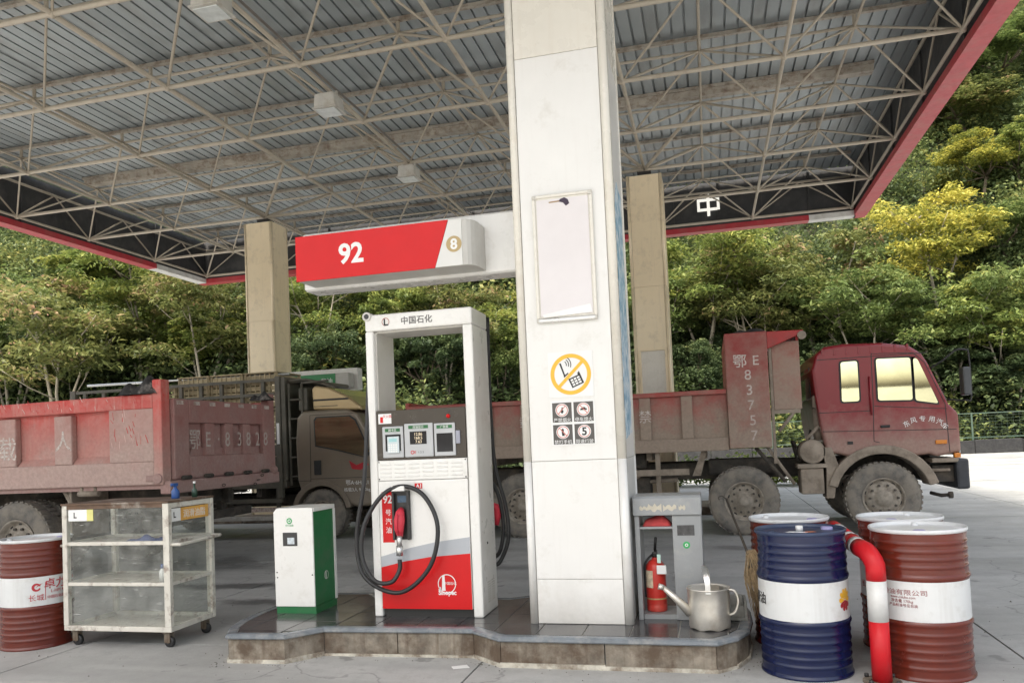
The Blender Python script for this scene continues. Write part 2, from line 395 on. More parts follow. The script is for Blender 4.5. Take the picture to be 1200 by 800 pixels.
# tall multi-stemmed trees: several pale stems fanning out from the foot, umbrella of feathery sprays on top
M_PALE = mat('pale_bark', (.30, .265, .205), .85, var=.25, vs=7, bump=.4, bs=30)
def make_tall_meshes(seed):
    q = random.Random(seed); tm = MB(); ends = []
    for k in range(q.randint(3, 5)):
        a = k*2.0+q.uniform(-.5, .5); sp = q.uniform(.5, 1.9); h = q.uniform(4.6, 6.6)
        pts = [Vector((0, 0, -.5)), Vector((math.cos(a)*sp*.15, math.sin(a)*sp*.15, h*.3)), Vector((math.cos(a)*sp*.5+q.gauss(0, .12), math.sin(a)*sp*.5+q.gauss(0, .12), h*.62)), Vector((math.cos(a)*sp, math.sin(a)*sp, h))]
        tm.tube(pts, .06, 6, radii=[.085, .065, .048, .02])
        for j in range(6):
            t = q.uniform(.45, .95); s = pts[2].lerp(pts[3], (t-.45)/.5) if t > .6 else pts[1].lerp(pts[2], t/.6); b = a+q.uniform(-1.6, 1.6); s2 = q.uniform(.7, 1.7)
            e = s+Vector((math.cos(b)*s2, math.sin(b)*s2, q.uniform(.5, 1.5))); tm.tube([s, s.lerp(e, .5)+Vector((0, 0, -.08)), e], .02, 4, radii=[.032, .02, .008]); ends.append(e)
            e2 = s.lerp(e, .6)+Vector((q.gauss(0, .5), q.gauss(0, .5), q.uniform(.1, .7))); tm.tube([s.lerp(e, .6), e2], .012, 4, radii=[.016, .006]); ends.append(e2)
        ends.append(pts[3])
    Ps, Ts, Ds = [], [], []
    for e in ends:
        for j in range(q.randint(2, 4)):
            c = np.array(e)+np.array([q.gauss(0, .38), q.gauss(0, .38), q.gauss(.05, .22)]); n = q.randint(60, 110); r1, rz = q.uniform(.3, .62), q.uniform(.08, .2)
            p = rng.normal(size=(n, 3)); p /= np.maximum(1, np.linalg.norm(p, axis=1)[:, None]*.7); p = p*np.array([r1, r1, rz]); p[:, 2] -= .3*(p[:, 0]**2+p[:, 1]**2)
            dd = p/np.maximum(.01, np.linalg.norm(p, axis=1)[:, None]); dd[:, 2] = dd[:, 2]*.4-.3; Ds.append(dd)
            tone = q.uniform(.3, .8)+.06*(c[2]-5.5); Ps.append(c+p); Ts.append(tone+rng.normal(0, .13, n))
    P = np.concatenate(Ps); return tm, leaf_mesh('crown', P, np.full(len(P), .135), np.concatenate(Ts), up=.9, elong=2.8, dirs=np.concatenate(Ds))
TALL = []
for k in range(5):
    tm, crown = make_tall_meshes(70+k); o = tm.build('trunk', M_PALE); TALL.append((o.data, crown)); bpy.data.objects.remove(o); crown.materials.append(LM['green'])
def tall_tree(px, py, rad_px, kind, label):
    d = cam_ray(px, py); t = 20.0
    while t < 140:
        p = Vector((0, 0, CAMH))+d*t
        if p.y > base_y(p.x)-.5 and p.z-hill_z(p.x, p.y) < 5.9*max(.75, min(1.5, rad_px/918*t/2.3)): break
        t += .25
    gz = hill_z(p.x, p.y); s = max(.75, min(1.5, rad_px/918*t/2.3)); zs = (p.z-gz)/5.9
    o = thing('feathery_tree', label, 'tree', (p.x, p.y, gz-.1), 'tall feathery trees along the foot of the hill')
    i = int(px*3+py) % 5; tr = bpy.data.objects.new('trunk', TALL[i][0]); cr = bpy.data.objects.new('crown', TALL[i][1])
    for c in (tr, cr): COL.objects.link(c); c.parent = o; c.scale = (s, s, max(.6, min(1.5, zs)))
    cr.material_slots[0].link = 'OBJECT'; cr.material_slots[0].material = LM[kind]; o.rotation_euler[2] = (px*11+py*5) % 6.28
def cam_ray(px, py):
    v = r_*((px-600)/918)+u_*(-(py-480.5)/918)+d_; return v.normalized()
def tree(px, py, rad_px, kind, label, hc=4.0, k=None, name='hillside_tree', group='trees growing on the hillside'):
    hc = 3.4; d = cam_ray(px, py); t = 20.0
    while t < 140:
        p = Vector((0, 0, CAMH))+d*t
        if p.y > base_y(p.x)-2.5 and p.z-hill_z(p.x, p.y) < hc: break
        t += .25
    p = Vector((0, 0, CAMH))+d*t; gz = hill_z(p.x, p.y)
    sc_ = rad_px/918*t/2.55; i = (k if k is not None else int(px*7+py) % 6)
    o = thing(name, label, 'tree', (p.x, p.y, gz-.1), group)
    zs = max(.55, (p.z-gz)/3.9) if hc < 9 else sc_
    tr = bpy.data.objects.new('trunk', TREE[i][0]); cr = bpy.data.objects.new('crown', TREE[i][1])
    for c in (tr, cr): COL.objects.link(c); c.parent = o; c.scale = (sc_, sc_, zs)
    cr.material_slots[0].link = 'OBJECT'; cr.material_slots[0].material = LM[kind]
    o.rotation_euler[2] = (px*13+py*7) % 6.28
for a in [
 (135, 292, 52, 'lime', 'light green tree below the left canopy edge'),
 (250, 395, 52, 'lime', 'yellow-green tree close against the far left column, low down'),
 (20, 425, 55, 'dark', 'dark green bushy tree low at the left edge above the dump truck'),
 (150, 405, 46, 'green', 'mid green tree behind the stake rails of the brown lorry'),
 (385, 415, 44, 'dark', 'dark tree above the roof of the brown lorry cab'),
 (455, 352, 40, 'lime', 'yellowish tree directly under the red number sign'),
 (500, 405, 46, 'dark', 'dark green tree framed in the opening of the fuel dispenser'),
 (588, 430, 40, 'green', 'green tree low between the dispenser and the front pillar'),
 (800, 345, 42, 'green', 'green tree touching the right side of the far right column'),
 (930, 365, 48, 'green', 'green tree above the headboard of the red truck'),
 (1150, 180, 38, 'gold', 'golden yellow tree near the right edge, beside the canopy'),
 (1192, 165, 30, 'lime', 'fresh green tree cut by the right edge'),
 (1130, 115, 50, 'olive', 'olive green tree high on the slope beside the red canopy edge'),
 (1180, 60, 50, 'green', 'green tree high up near the top right corner'),
 (1150, 425, 56, 'dark', 'dark green tree behind the wire fence at the right edge'),
 (1070, 395, 46, 'dark', 'dark tree directly behind the red truck cab roof'),
 (1180, 262, 42, 'green', 'green tree right of the bright yellow tree'),
 (950, 430, 40, 'dark', 'dark tree in the gap between the truck headboard and its cab'),
 (815, 425, 38, 'dark', 'dark tree behind the dump bed, right of the far right column')]:
    tree(*a)
for a in [
 (70, 362, 70, 'olive', 'tall feathery tree with fanning pale stems above the left truck'),
 (165, 318, 62, 'lime', 'tall light green feathery tree under the left canopy trim'),
 (238, 352, 58, 'olive', 'tall olive feathery tree beside the far left pillar'),
 (12, 372, 56, 'green', 'tall green feathery tree cut by the left edge'),
 (372, 330, 52, 'lime', 'tall feathery tree right behind the left end of the red number sign'),
 (520, 345, 54, 'olive', 'tall feathery tree showing above the dispenser header'),
 (590, 362, 46, 'lime', 'tall yellowish feathery tree touching the left side of the near pillar'),
 (820, 300, 62, 'lime', 'tall yellow-green feathery tree right of the far right pillar'),
 (880, 318, 60, 'olive', 'tall tan-tipped feathery tree above the lettered shield'),
 (955, 300, 60, 'olive', 'tall feathery tree with pinkish tips under the back canopy corner'),
 (1010, 335, 56, 'green', 'tall green feathery tree above the red cab roof'),
 (1095, 252, 54, 'gold', 'tall bright yellow feathery tree right of the canopy corner'),
 (1105, 345, 54, 'green', 'tall green feathery tree above the truck mirror'),
 (1180, 340, 56, 'lime', 'tall yellow-green feathery tree at the right edge'),
 (765, 345, 44, 'green', 'tall green feathery tree in the gap left of the far right pillar')]:
    tall_tree(*a)
# low shrubs behind the trucks
def shrub(x, y, r, kind, label):
    n = 900; u = rng.normal(size=(n, 3)); u[:, 2] = np.abs(u[:, 2]); u /= np.linalg.norm(u, axis=1)[:, None]
    p = u*(r*rng.uniform(.3, 1, n)[:, None])*np.array([1.5, 1, .9]); p[:, 2] += .1
    me = leaf_mesh('foliage', p, np.full(n, .1), .45+rng.normal(0, .18, n)); me.materials.append(LM[kind])
    o = thing('roadside_shrub', label, 'shrub', (x, y, 0), 'low shrubs behind the trucks')
    f = bpy.data.objects.new('foliage', me); COL.objects.link(f); f.parent = o
    s = MB()
    for k in range(6): s.cyl((x, y, 0), (x+random.uniform(-.5, .5)*r, y+random.uniform(-.4, .4)*r, r*.7), .015, 5, .006)
    s.build('stem', M_BARK, o)
shrub(.9, 22.2, .95, 'lime', 'yellow-green shrub seen under the front of the red truck bed')
shrub(-.9, 22.6, .9, 'green', 'green shrub seen through the gap below the red dump bed')
shrub(2.2, 22.0, .9, 'lime', 'bright shrub seen between dump bed and cab of the red truck')

# kerb wall, wire fence at the roadside
M_KERB = mat('kerb_stone', (.02, .02, .021), .85, var=.25, dirt=(.045, .044, .04), da=.5, ds=3)
kw = thing('kerb_wall', 'low dark kerb wall along the far side of the road', 'wall', (20, 41.2, 0))
for k in range(28):
    x = -6+k*2.0; bx('kerb_stone', M_KERB, kw, x, x+1.98, 40.9, 41.5, 0, .62+.02*math.sin(k*3), .02)
M_GRN = mat('fence_green', (.05, .085, .062), .5, var=.2, dirt=(.12, .1, .07), da=.4)
fe = thing('wire_fence', 'green wire mesh fence standing on the far kerb wall', 'fence', (20, 41.2, .62))
for k in range(19): bx('post', M_GRN, fe, -6+k*3.0-.035, -6+k*3.0+.035, 41.17, 41.24, .6, 1.92)
for z in (.72, 1.86): bx('rail', M_GRN, fe, -6, 48, 41.18, 41.23, z, z+.045)
wm = MB()
for k in range(0, 54*4):
    x = -6+k/4.0; wm.cyl((x, 41.205, .72), (x, 41.205, 1.88), .004, 3, caps=False)
for k in range(8): wm.cyl((-6, 41.205, .78+k*.14), (48, 41.205, .78+k*.14), .006, 3, caps=False)
wm.build('wire_mesh', M_GRN, fe)

def pt(px, py, y):                           # world point seen at a picture position on the plane Y = y
    d = cam_ray(px, py); return Vector((0, 0, CAMH))+d*(y/d.y)
# ================================================================== canopy
H = 5.2; Z0 = CAMH+H
CX = [H*a for a in (-2.680, -2.2327, -1.7845, -1.3768, -.9788, -.581, -.1883, .244, .677)]
RY = [H*a for a in (.17, .60, 1.038, 1.42, 1.8053, 2.187, 2.566, 2.948, 3.382, 3.804)]
TX = [(CX[i]+CX[i+1])/2 for i in range(8)]; TY = [(RY[i]+RY[i+1])/2 for i in range(9)]; ZT = Z0+.741
M_BAR = mat('truss_paint', (.46, .41, .33), .5, var=.10, vs=3, dirt=(.20, .13, .08), da=.5, ds=3, dth=.6)
M_DECK = mat('roof_deck', (.325, .36, .375), .42, metal=.25, var=.14, vs=.8, dirt=(.19, .185, .17), da=.55, ds=1.4, stretch=(1, .25, 1))
M_PUR = mat('purlin_steel', (.40, .365, .31), .6, var=.2, vs=3, dirt=(.15, .09, .05), da=.7, ds=7)
M_FDK = mat('fascia_inside', (.035, .036, .038), .6, var=.3, vs=2, dirt=(.09, .085, .08), da=.5, ds=3)
M_FRED = mat('fascia_red', (.42, .03, .045), .4, var=.12, dirt=(.3, .12, .1), da=.4, ds=2)
M_FWH = mat('fascia_white', (.62, .62, .60), .5, var=.1, dirt=(.3, .28, .25), da=.4)
can = thing('canopy', 'large flat filling station canopy with exposed steel truss and red edge', 'canopy', (-5.2, 10, Z0))
for x in CX: MB().cyl((x, RY[0], Z0), (x, RY[-1], Z0), .029, 8).build('bottom_chord', M_BAR, can)
for y in RY: MB().cyl((CX[0], y, Z0), (CX[-1], y, Z0), .034, 8).build('bottom_chord', M_BAR, can)
for x in TX: MB().cyl((x, TY[0], ZT), (x, TY[-1], ZT), .022, 8).build('top_chord', M_BAR, can)
for y in TY: MB().cyl((TX[0], y, ZT), (TX[-1], y, ZT), .024, 8).build('top_chord', M_BAR, can)
# shared unit bar and node ball
ub = MB().cyl((0, 0, 0), (0, 0, 1), 1, 7, caps=False).build('web_bar', M_BAR); ub_me = ub.data; bpy.data.objects.remove(ub)
nb = MB().lathe([(.001, -.055), (.04, -.04), (.055, 0), (.04, .04), (.001, .055)], (0, 0, 0), 'z', 8).build('node', M_BAR); nb_me = nb.data; bpy.data.objects.remove(nb)
def bar(name, p, q, r, parent):
    p, q = Vector(p), Vector(q); o = bpy.data.objects.new(name, ub_me); COL.objects.link(o); o.parent = parent
    o.rotation_mode = 'QUATERNION'; o.rotation_quaternion = (q-p).to_track_quat('Z', 'Y'); o.location = p-loc_of(parent); o.scale = (r, r, (q-p).length); return o
for i, x in enumerate(TX):
    for j, y in enumerate(TY):
        for di in (0, 1):
            for dj in (0, 1):
                r = .034 if (i+di in (2, 6) and j+dj in (2, 7)) else (.018 if (i*3+j) % 4 else .022)
                bar('web_bar', (x, y, ZT), (CX[i+di], RY[j+dj], Z0), r, can)
for i, x in enumerate(CX):
    for j, y in enumerate(RY):
        o = bpy.data.objects.new('node', nb_me); COL.objects.link(o); o.parent = can; o.location = Vector((x, y, Z0))-can.location
for x in TX:
    for y in TY:
        o = bpy.data.objects.new('node', nb_me); COL.objects.link(o); o.parent = can; o.location = Vector((x, y, ZT))-can.location; o.scale = (.8, .8, .8)
# edge top chords and edge posts
ex0, ex1, ey0, ey1 = CX[0], CX[-1], RY[0], RY[-1]
for y in (ey0, ey1):
    MB().cyl((ex0, y, ZT), (ex1, y, ZT), .03, 8).build('edge_chord', M_BAR, can)
    for i, x in enumerate(TX):
        for q in (0, 1): bar('edge_web', (x, y, ZT), (CX[i+q], y, Z0), .018, can)
for x in (ex0, ex1):
    MB().cyl((x, ey0, ZT), (x, ey1, ZT), .03, 8).build('edge_chord', M_BAR, can)
    for j, y in enumerate(TY):
        for q in (0, 1): bar('edge_web', (x, y, ZT), (x, RY[j+q], Z0), .018, can)
# purlins on short posts, one wide box gutter
for j, y in enumerate(TY):
    if j == 6:
        MB().prism([(y-.10, ZT+.1), (y+.10, ZT+.1), (y+.13, ZT+.25), (y-.13, ZT+.25)], 'x', ex0+.9, ex1-.5).build('gutter', M_PUR, can, .01)
        bx('gutter_lip', M_PUR, can, ex0+.9, ex1-.5, y-.165, y-.131, ZT+.2, ZT+.25)
    else:
        MB().box(ex0+.15, ex1-.15, y-.02, y+.02, ZT+.175, ZT+.245).box(ex0+.15, ex1-.15, y-.045, y-.0195, ZT+.175, ZT+.185).build('purlin', M_PUR, can)
        for x in TX: bar('purlin_post', (x, y, ZT), (x, y, ZT+.18), .03, can)
    # light secondary rail half a bay on
    if False: bx('light_purlin', M_PUR, can, ex0+.15, ex1-.15, RY[j+1]-.02, RY[j+1]+.02, ZT+.19, ZT+.246)
# ribbed roof sheets
ZD = ZT+.252; pitch = .196; per = 4; wsh = pitch*per
prof = []
for k in range(per):
    x = k*pitch; prof += [(x, 0), (x+pitch-.036, 0), (x+pitch-.032, .035), (x+pitch-.005, .035)]
prof += [(wsh, 0), (wsh+.012, 0)]
L = ey1-ey0+.1; vs = [(x, 0, z) for x, z in prof]+[(x, L, z) for x, z in prof]+[(x, 0, z+.004) for x, z in prof]+[(x, L, z+.004) for x, z in prof]
n = len(prof); fs = [(i, i+n, i+n+1, i+1) for i in range(n-1)]+[(2*n+i, 2*n+i+1, 3*n+i+1, 3*n+i) for i in range(n-1)]
sh = MB().add(vs, fs).build('roof_sheet', M_DECK); sh_me = sh.data; bpy.data.objects.remove(sh)
x = ex0-.02; k = 0
while x < ex1+.05:
    o = bpy.data.objects.new('roof_sheet', sh_me); COL.objects.link(o); o.parent = can; o.location = Vector((x, ey0-.05, ZD+(k % 2)*.006))-can.location
    x += wsh; k += 1
# fascia: dark-backed panels hung on the edge, coloured trim along the bottom
def fascia(p, q, out, whites):
    p, q = Vector(p), Vector(q); d = (q-p); Lf = d.length; d /= Lf; o_ = Vector(out); nP = round(Lf/1.04); st = Lf/nP
    for k in range(nP):
        a = p+d*(k*st+.0012); b = p+d*((k+1)*st-.0012); c = MB()
        i0, i1 = o_*.10, o_*.30; z0, z1 = Z0-.06, Z0+1.02
        P = [a+i0, b+i0, b+i1, a+i1]
        c.add([(v.x, v.y, z0) for v in P]+[(v.x, v.y, z1) for v in P], [(0,3,2,1),(4,5,6,7),(0,1,5,4),(1,2,6,5),(2,3,7,6),(3,0,4,7)])
        c.build('fascia_panel', M_FDK, can)
        if k % 2 == 0:
            a2 = a+o_*.065; b2 = a2+d*.05; P = [a2, b2, b2+o_*.034, a2+o_*.034]
            MB().add([(v.x, v.y, z0) for v in P]+[(v.x, v.y, z1) for v in P], [(0,3,2,1),(4,5,6,7),(0,1,5,4),(1,2,6,5),(2,3,7,6),(3,0,4,7)]).build('fascia_stud', M_FDK, can)
        wh = any(w0 <= (k+.5)/nP <= w1 for w0, w1 in whites)
        a3, b3 = a-d*.0012+o_*.06, b+d*.0012+o_*.06; P = [a3, b3, b3+o_*.28, a3+o_*.28]
        MB().add([(v.x, v.y, Z0-.19) for v in P]+[(v.x, v.y, Z0-.065) for v in P], [(0,3,2,1),(4,5,6,7),(0,1,5,4),(1,2,6,5),(2,3,7,6),(3,0,4,7)]).build('fascia_trim', M_FWH if wh else M_FRED, can)
fascia((ex0-.34, ey1, 0), (ex1+.0995, ey1, 0), (0, 1, 0), [(.92, 1)])
fascia((ex1, ey0, 0), (ex1, ey1+.34, 0), (1, 0, 0), [])
fascia((ex0, ey0, 0), (ex0, ey1+.0595, 0), (-1, 0, 0), [(.9, 1)])
fascia((ex0-.34, ey0, 0), (ex1+.06, ey0, 0), (0, -1, 0), [])
# the character on the back fascia
M_CHW = mat('sign_white_glow', (.8, .8, .76), .5, var=.03, emis=((1, .97, .88), .3))  # weak glow stands in for sky light shining through the letter
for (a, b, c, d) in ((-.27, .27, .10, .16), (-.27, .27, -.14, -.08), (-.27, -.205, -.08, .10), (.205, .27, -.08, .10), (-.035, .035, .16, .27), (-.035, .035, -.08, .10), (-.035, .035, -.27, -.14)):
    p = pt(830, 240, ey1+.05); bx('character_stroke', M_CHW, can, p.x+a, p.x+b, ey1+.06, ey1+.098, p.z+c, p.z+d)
# wiring run along the lamp line
M_CAB = mat('cable_grey', (.22, .20, .18), .6)
for off, rr in ((.05, .012), (.075, .008)): MB().tube([(CX[4]+off+.01*math.sin(k), RY[0]+.3+k*(RY[-1]-RY[0]-.6)/24, Z0+.045+.012*math.sin(k*2.1)) for k in range(25)], rr, 5).build('conduit', M_CAB, can)
# canopy lights
M_LBOX = mat('lamp_box', (.55, .54, .5), .45, var=.1, dirt=(.3, .25, .18), da=.5); M_LGL = mat('lamp_glass', (.6, .63, .62), .15, var=.15, vs=9)
for (yy, lab) in ((7.45, 'canopy lamp cut by the top edge of the picture, upper left'), (10.2, 'square white canopy lamp in the middle of the three'), (13.3, 'small far canopy lamp just above the red number sign')):
    xx = CX[4]; t = thing('canopy_lamp', lab, 'lamp', (xx, yy, Z0-.38), 'lamps under the canopy')
    MB().prism([(xx-.15, Z0-.1), (xx+.15, Z0-.1), (xx+.17, Z0-.30), (xx-.17, Z0-.30)], 'y', yy-.16, yy+.16).build('housing', M_LBOX, t, .02)
    bx('rim', M_LBOX, t, xx-.185, xx+.185, yy-.175, yy+.175, Z0-.325, Z0-.302, .004)
    bx('glass', M_LGL, t, xx-.15, xx+.15, yy-.14, yy+.14, Z0-.34, Z0-.326, .006)
    for s in (-1, 1): bx('bracket', M_LBOX, t, xx+s*.12-.015, xx+s*.12+.015, yy-.02, yy+.02, Z0-.1, Z0-.038)

# ================================================================== pillars
M_WH = mat('cladding_white', (.72, .71, .685), .28, var=.03, vs=2, dirt=(.55, .52, .46), da=.45, ds=5, dth=.62, coat=.2, streak=.12)
M_CR = mat('cladding_cream', (.72, .69, .62), .28, var=.04, vs=2, dirt=(.5, .43, .33), da=.4, ds=4, dth=.62, coat=.2, streak=.14)
M_TAN = mat('cladding_tan', (.88, .75, .53), .32, var=.05, vs=2, dirt=(.4, .33, .24), da=.4, ds=4, dth=.6, coat=.2, streak=.15)
M_DKM = mat('dark_steel', (.05, .05, .05), .5, metal=.5, var=.2)
M_GAP = mat('panel_gap', (.55, .53, .48), .7)
M_WHP = mat('pillar_white', (.74, .73, .705), .28, var=.03, vs=2, dirt=(.52, .49, .43), da=.4, ds=5, dth=.64, coat=.2, streak=.1, mud=((.42, .39, .34), -.05, .32, .5))
def pillar(cx, cy, a, z0, zt, label, mats, seams):
    t = thing('pillar', label, 'pillar', (cx, cy, z0), 'canopy pillars')
    e = .058; r = .03
    bx('core', M_GAP, t, cx-a+.02, cx+a-.02, cy-a+.02, cy+a-.02, z0, zt-.02)
    for k in range(len(seams)-1):
        za, zb = seams[k]+.0015, seams[k+1]-.0015; m = mats[min(k, len(mats)-1)]
        for (ux, uy) in ((0, -1), (0, 1), (1, 0), (-1, 0)):
            if uy: bx('cladding_panel', m, t, cx-a+e+.004, cx+a-e-.004, min(cy+uy*(a-.006), cy+uy*(a-.022)), max(cy+uy*(a-.006), cy+uy*(a-.022)), za, zb, .003)
            else: bx('cladding_panel', m, t, min(cx+ux*(a-.006), cx+ux*(a-.022)), max(cx+ux*(a-.006), cx+ux*(a-.022)), cy-a+e+.004, cy+a-e-.004, za, zb, .003)
    m = mats[-1]
    for sx_ in (-1, 1):
        for sy_ in (-1, 1):
            P = [(a-e, a)]+[(a-r+r*math.sin(t_), a-r+r*math.cos(t_)) for t_ in [R(q) for q in (0, 15, 30, 45, 60, 75, 90)]]+[(a, a-e), (a-.022, a-e), (a-.022, a-.022), (a-e, a-.022)]
            for (za, zb, mm) in ((z0, seams[2] if len(seams) > 3 else zt, mats[0]), (seams[2] if len(seams) > 3 else zt, zt, m)):
                if zb-za > .01: MB().prism([(cx+sx_*x, cy+sy_*y) for x, y in P], 'z', za, zb, True).build('corner_trim', mm, t)
    bx('cap', M_DKM, t, cx-.13, cx+.13, cy-.13, cy+.13, zt-.02, Z0-.075)
    return t
PX, PY, PA, PF = -.92, 5.705, .36, 5.345
pillar(PX, PY, PA, .2, 6.45, 'thick white clad pillar standing on the near pump island', [M_WHP, M_WHP, M_WHP, M_CR], [.2, .505, 1.318, 4.18, 6.45])  # cream upper cladding: warmer light high up put into its colour
pillar(CX[6], RY[7], .34, .15, 6.45, 'far tan pillar on the right, rising behind the red dump bed', [M_TAN], [.15, 2.2, 4.3, 6.45])
pillar(CX[2], RY[7], .34, .15, 6.45, 'far tan pillar on the left, rising behind the stake lorry', [M_TAN], [.15, 2.2, 4.3, 6.45])
# far island carrying the two far pillars (mostly hidden by the trucks)
M_KS = mat('kerb_granite', (.22, .19, .15), .7, var=.45, vs=9, dirt=(.075, .045, .025), da=.85, ds=4, dth=.5, streak=.7, bump=.3, bs=50)
fi = thing('pump_island', 'low kerbed island under the far pillars behind the trucks', 'island', (-5, RY[7], 0))
for x in np.arange(-10.6, .4, 1.0): bx('kerb_stone', M_KS, fi, x, x+.985, RY[7]-.7, RY[7]+.7, 0, .15, .015)

# poster frame, notices on the near pillar
M_ALU = mat('aluminium', (.62, .62, .61), .3, metal=.85, var=.08); M_PAPER = mat('poster_paper', (.72, .685, .69), .6, var=.04, vs=3)
M_TORN = mat('torn_dark', (.06, .045, .07), .8)
pf = thing('poster_frame', 'empty rounded poster frame holding a blank pinkish white sheet on near pillar', 'frame', (-.9175, PF, 2.28))
x0, x1, z0, z1 = -1.13, -.705, 2.28, 3.177; yf = PF-.001
bx('backing', M_CR, pf, x0+.01, x1-.01, yf-.008, yf+.008, z0+.01, z1-.01)
bx('sheet', M_PAPER, pf, x0+.03, x1-.03, yf-.0125, yf-.0085, z0+.045, z1-.035)
for (a, b, c, d) in ((x0, x0+.022, z0+.03, z1-.03), (x1-.022, x1, z0+.03, z1-.03)): bx('rail', M_CR, pf, a, b, yf-.02, yf-.008, c, d, .005)
bx('rail', M_CR, pf, x0+.012, x1-.012, yf-.02, yf-.008, z1-.022, z1, .006); bx('rail', M_ALU, pf, x0+.012, x1-.012, yf-.026, yf-.008, z0, z0+.03, .008)
for (a, c) in ((x0, z0), (x1-.03, z0), (x0, z1-.03), (x1-.03, z1-.03)): bx('corner', M_GAP, pf, a-.001, a+.031, yf-.023, yf-.0081, c-.001, c+.031, .01)
tp = [(-.93, 3.135), (-.90, 3.145), (-.875, 3.13), (-.865, 3.10), (-.89, 3.085), (-.91, 3.11), (-.94, 3.12)]
MB().prism(tp, 'y', yf-.0145, yf-.0128).build('torn_patch', M_TORN, pf)
MB().prism([(-1.01, 3.125), (-.93, 3.128), (-.935, 3.118), (-1.01, 3.116)], 'y', yf-.0145, yf-.0128).build('torn_patch', mat('torn_brown', (.35, .25, .15), .8), pf)
MB().prism([(-1.09, 2.335), (-.75, 2.39), (-.74, 2.33), (-1.08, 2.315)], 'y', yf-.0165, yf-.0128).build('curled_edge', mat('poster_curl', (.84, .82, .80), .5), pf)

M_YEL = mat('notice_yellow', (.80, .45, .04), .4, var=.04); M_BLK = mat('print_black', (.025, .024, .023), .5, var=.05)
M_STK = mat('sticker_white', (.76, .76, .75), .35, var=.02); M_GRY = mat('notice_grey', (.085, .078, .072), .45, var=.08)
M_RED = mat('signal_red', (.58, .008, .010), .35, var=.04, spec=.3); M_PINK = mat('notice_red', (.55, .16, .12), .45, var=.05)
np_ = thing('no_phone_notice', 'white notice with yellow ring crossing out a ringing mobile phone', 'sign', (-.9135, PF, 1.755))
bx('plate', M_STK, np_, -1.07, -.757, PF+.001, PF+.0055, 1.755, 2.07)
yp = PF+.001; cx, cz = -.9135, 1.9125
MB().ring((cx, 0, cz), .115, .142, yp-.002, yp, 48).build('ring', M_YEL, np_)
a = R(45); MB().prism([(cx-.125*math.cos(a)*.93+q*.011*math.sin(a), cz-.125*math.sin(a)*.93-q*.011*math.cos(a)) for q in (-1, 1)]+[(cx+.125*math.cos(a)*.93+q*.011*math.sin(a), cz+.125*math.sin(a)*.93-q*.011*math.cos(a)) for q in (1, -1)], 'y', yp-.003, yp-.0002).build('slash', M_YEL, np_)
def rotpoly(P, c, ang): return [(c[0]+x*math.cos(ang)-z*math.sin(ang), c[1]+x*math.sin(ang)+z*math.cos(ang)) for x, z in P]
pc = (cx+.037, cz-.048)
MB().prism(rotpoly([(-.045, -.034), (.045, -.034), (.045, .034), (-.045, .034)], pc, R(22)), 'y', yp-.0016, yp-.0001).build('phone_body', M_BLK, np_)
MB().prism(rotpoly([(.028, .03), (.045, .03), (.045, .055), (.028, .045)], pc, R(22)), 'y', yp-.0016, yp-.0001).build('phone_aerial', M_BLK, np_)
for i in range(3):
    for j in range(3): MB().prism(rotpoly([(-.034+i*.024, -.025+j*.018), (-.016+i*.024, -.025+j*.018), (-.016+i*.024, -.012+j*.018), (-.034+i*.024, -.012+j*.018)], pc, R(22)), 'y', yp-.0022, yp-.0017).build('phone_key', M_STK, np_)
MB().prism([(cx-.078, cz+.078), (cx-.066, cz+.080), (cx-.038, cz-.008), (cx-.046, cz-.015)], 'y', yp-.0016, yp-.0001).build('phone_body', M_BLK, np_)
MB().prism([(cx-.05, cz-.012), (cx-.02, cz+.012), (cx-.014, cz+.006), (cx-.046, cz-.022)], 'y', yp-.0016, yp-.0001).build('phone_body', M_BLK, np_)
for k in range(3):
    rr = .022+k*.016; arc = [R(q) for q in (-38, -20, 0, 20, 38)]; oc = (cx-.052, cz+.068)
    MB().prism(rotpoly([(rr*math.cos(q), rr*math.sin(q)) for q in arc]+[((rr+.006)*math.cos(q), (rr+.006)*math.sin(q)) for q in arc[::-1]], oc, R(18)), 'y', yp-.0016, yp-.0001).build('sound_wave', M_BLK, np_)
fs_ = thing('safety_notice', 'white plate with four dark pictogram squares below the no-phone notice', 'sign', (-.911, PF, 1.424))
bx('plate', M_STK, fs_, -1.066, -.756, PF+.001, PF+.0055, 1.424, 1.733)
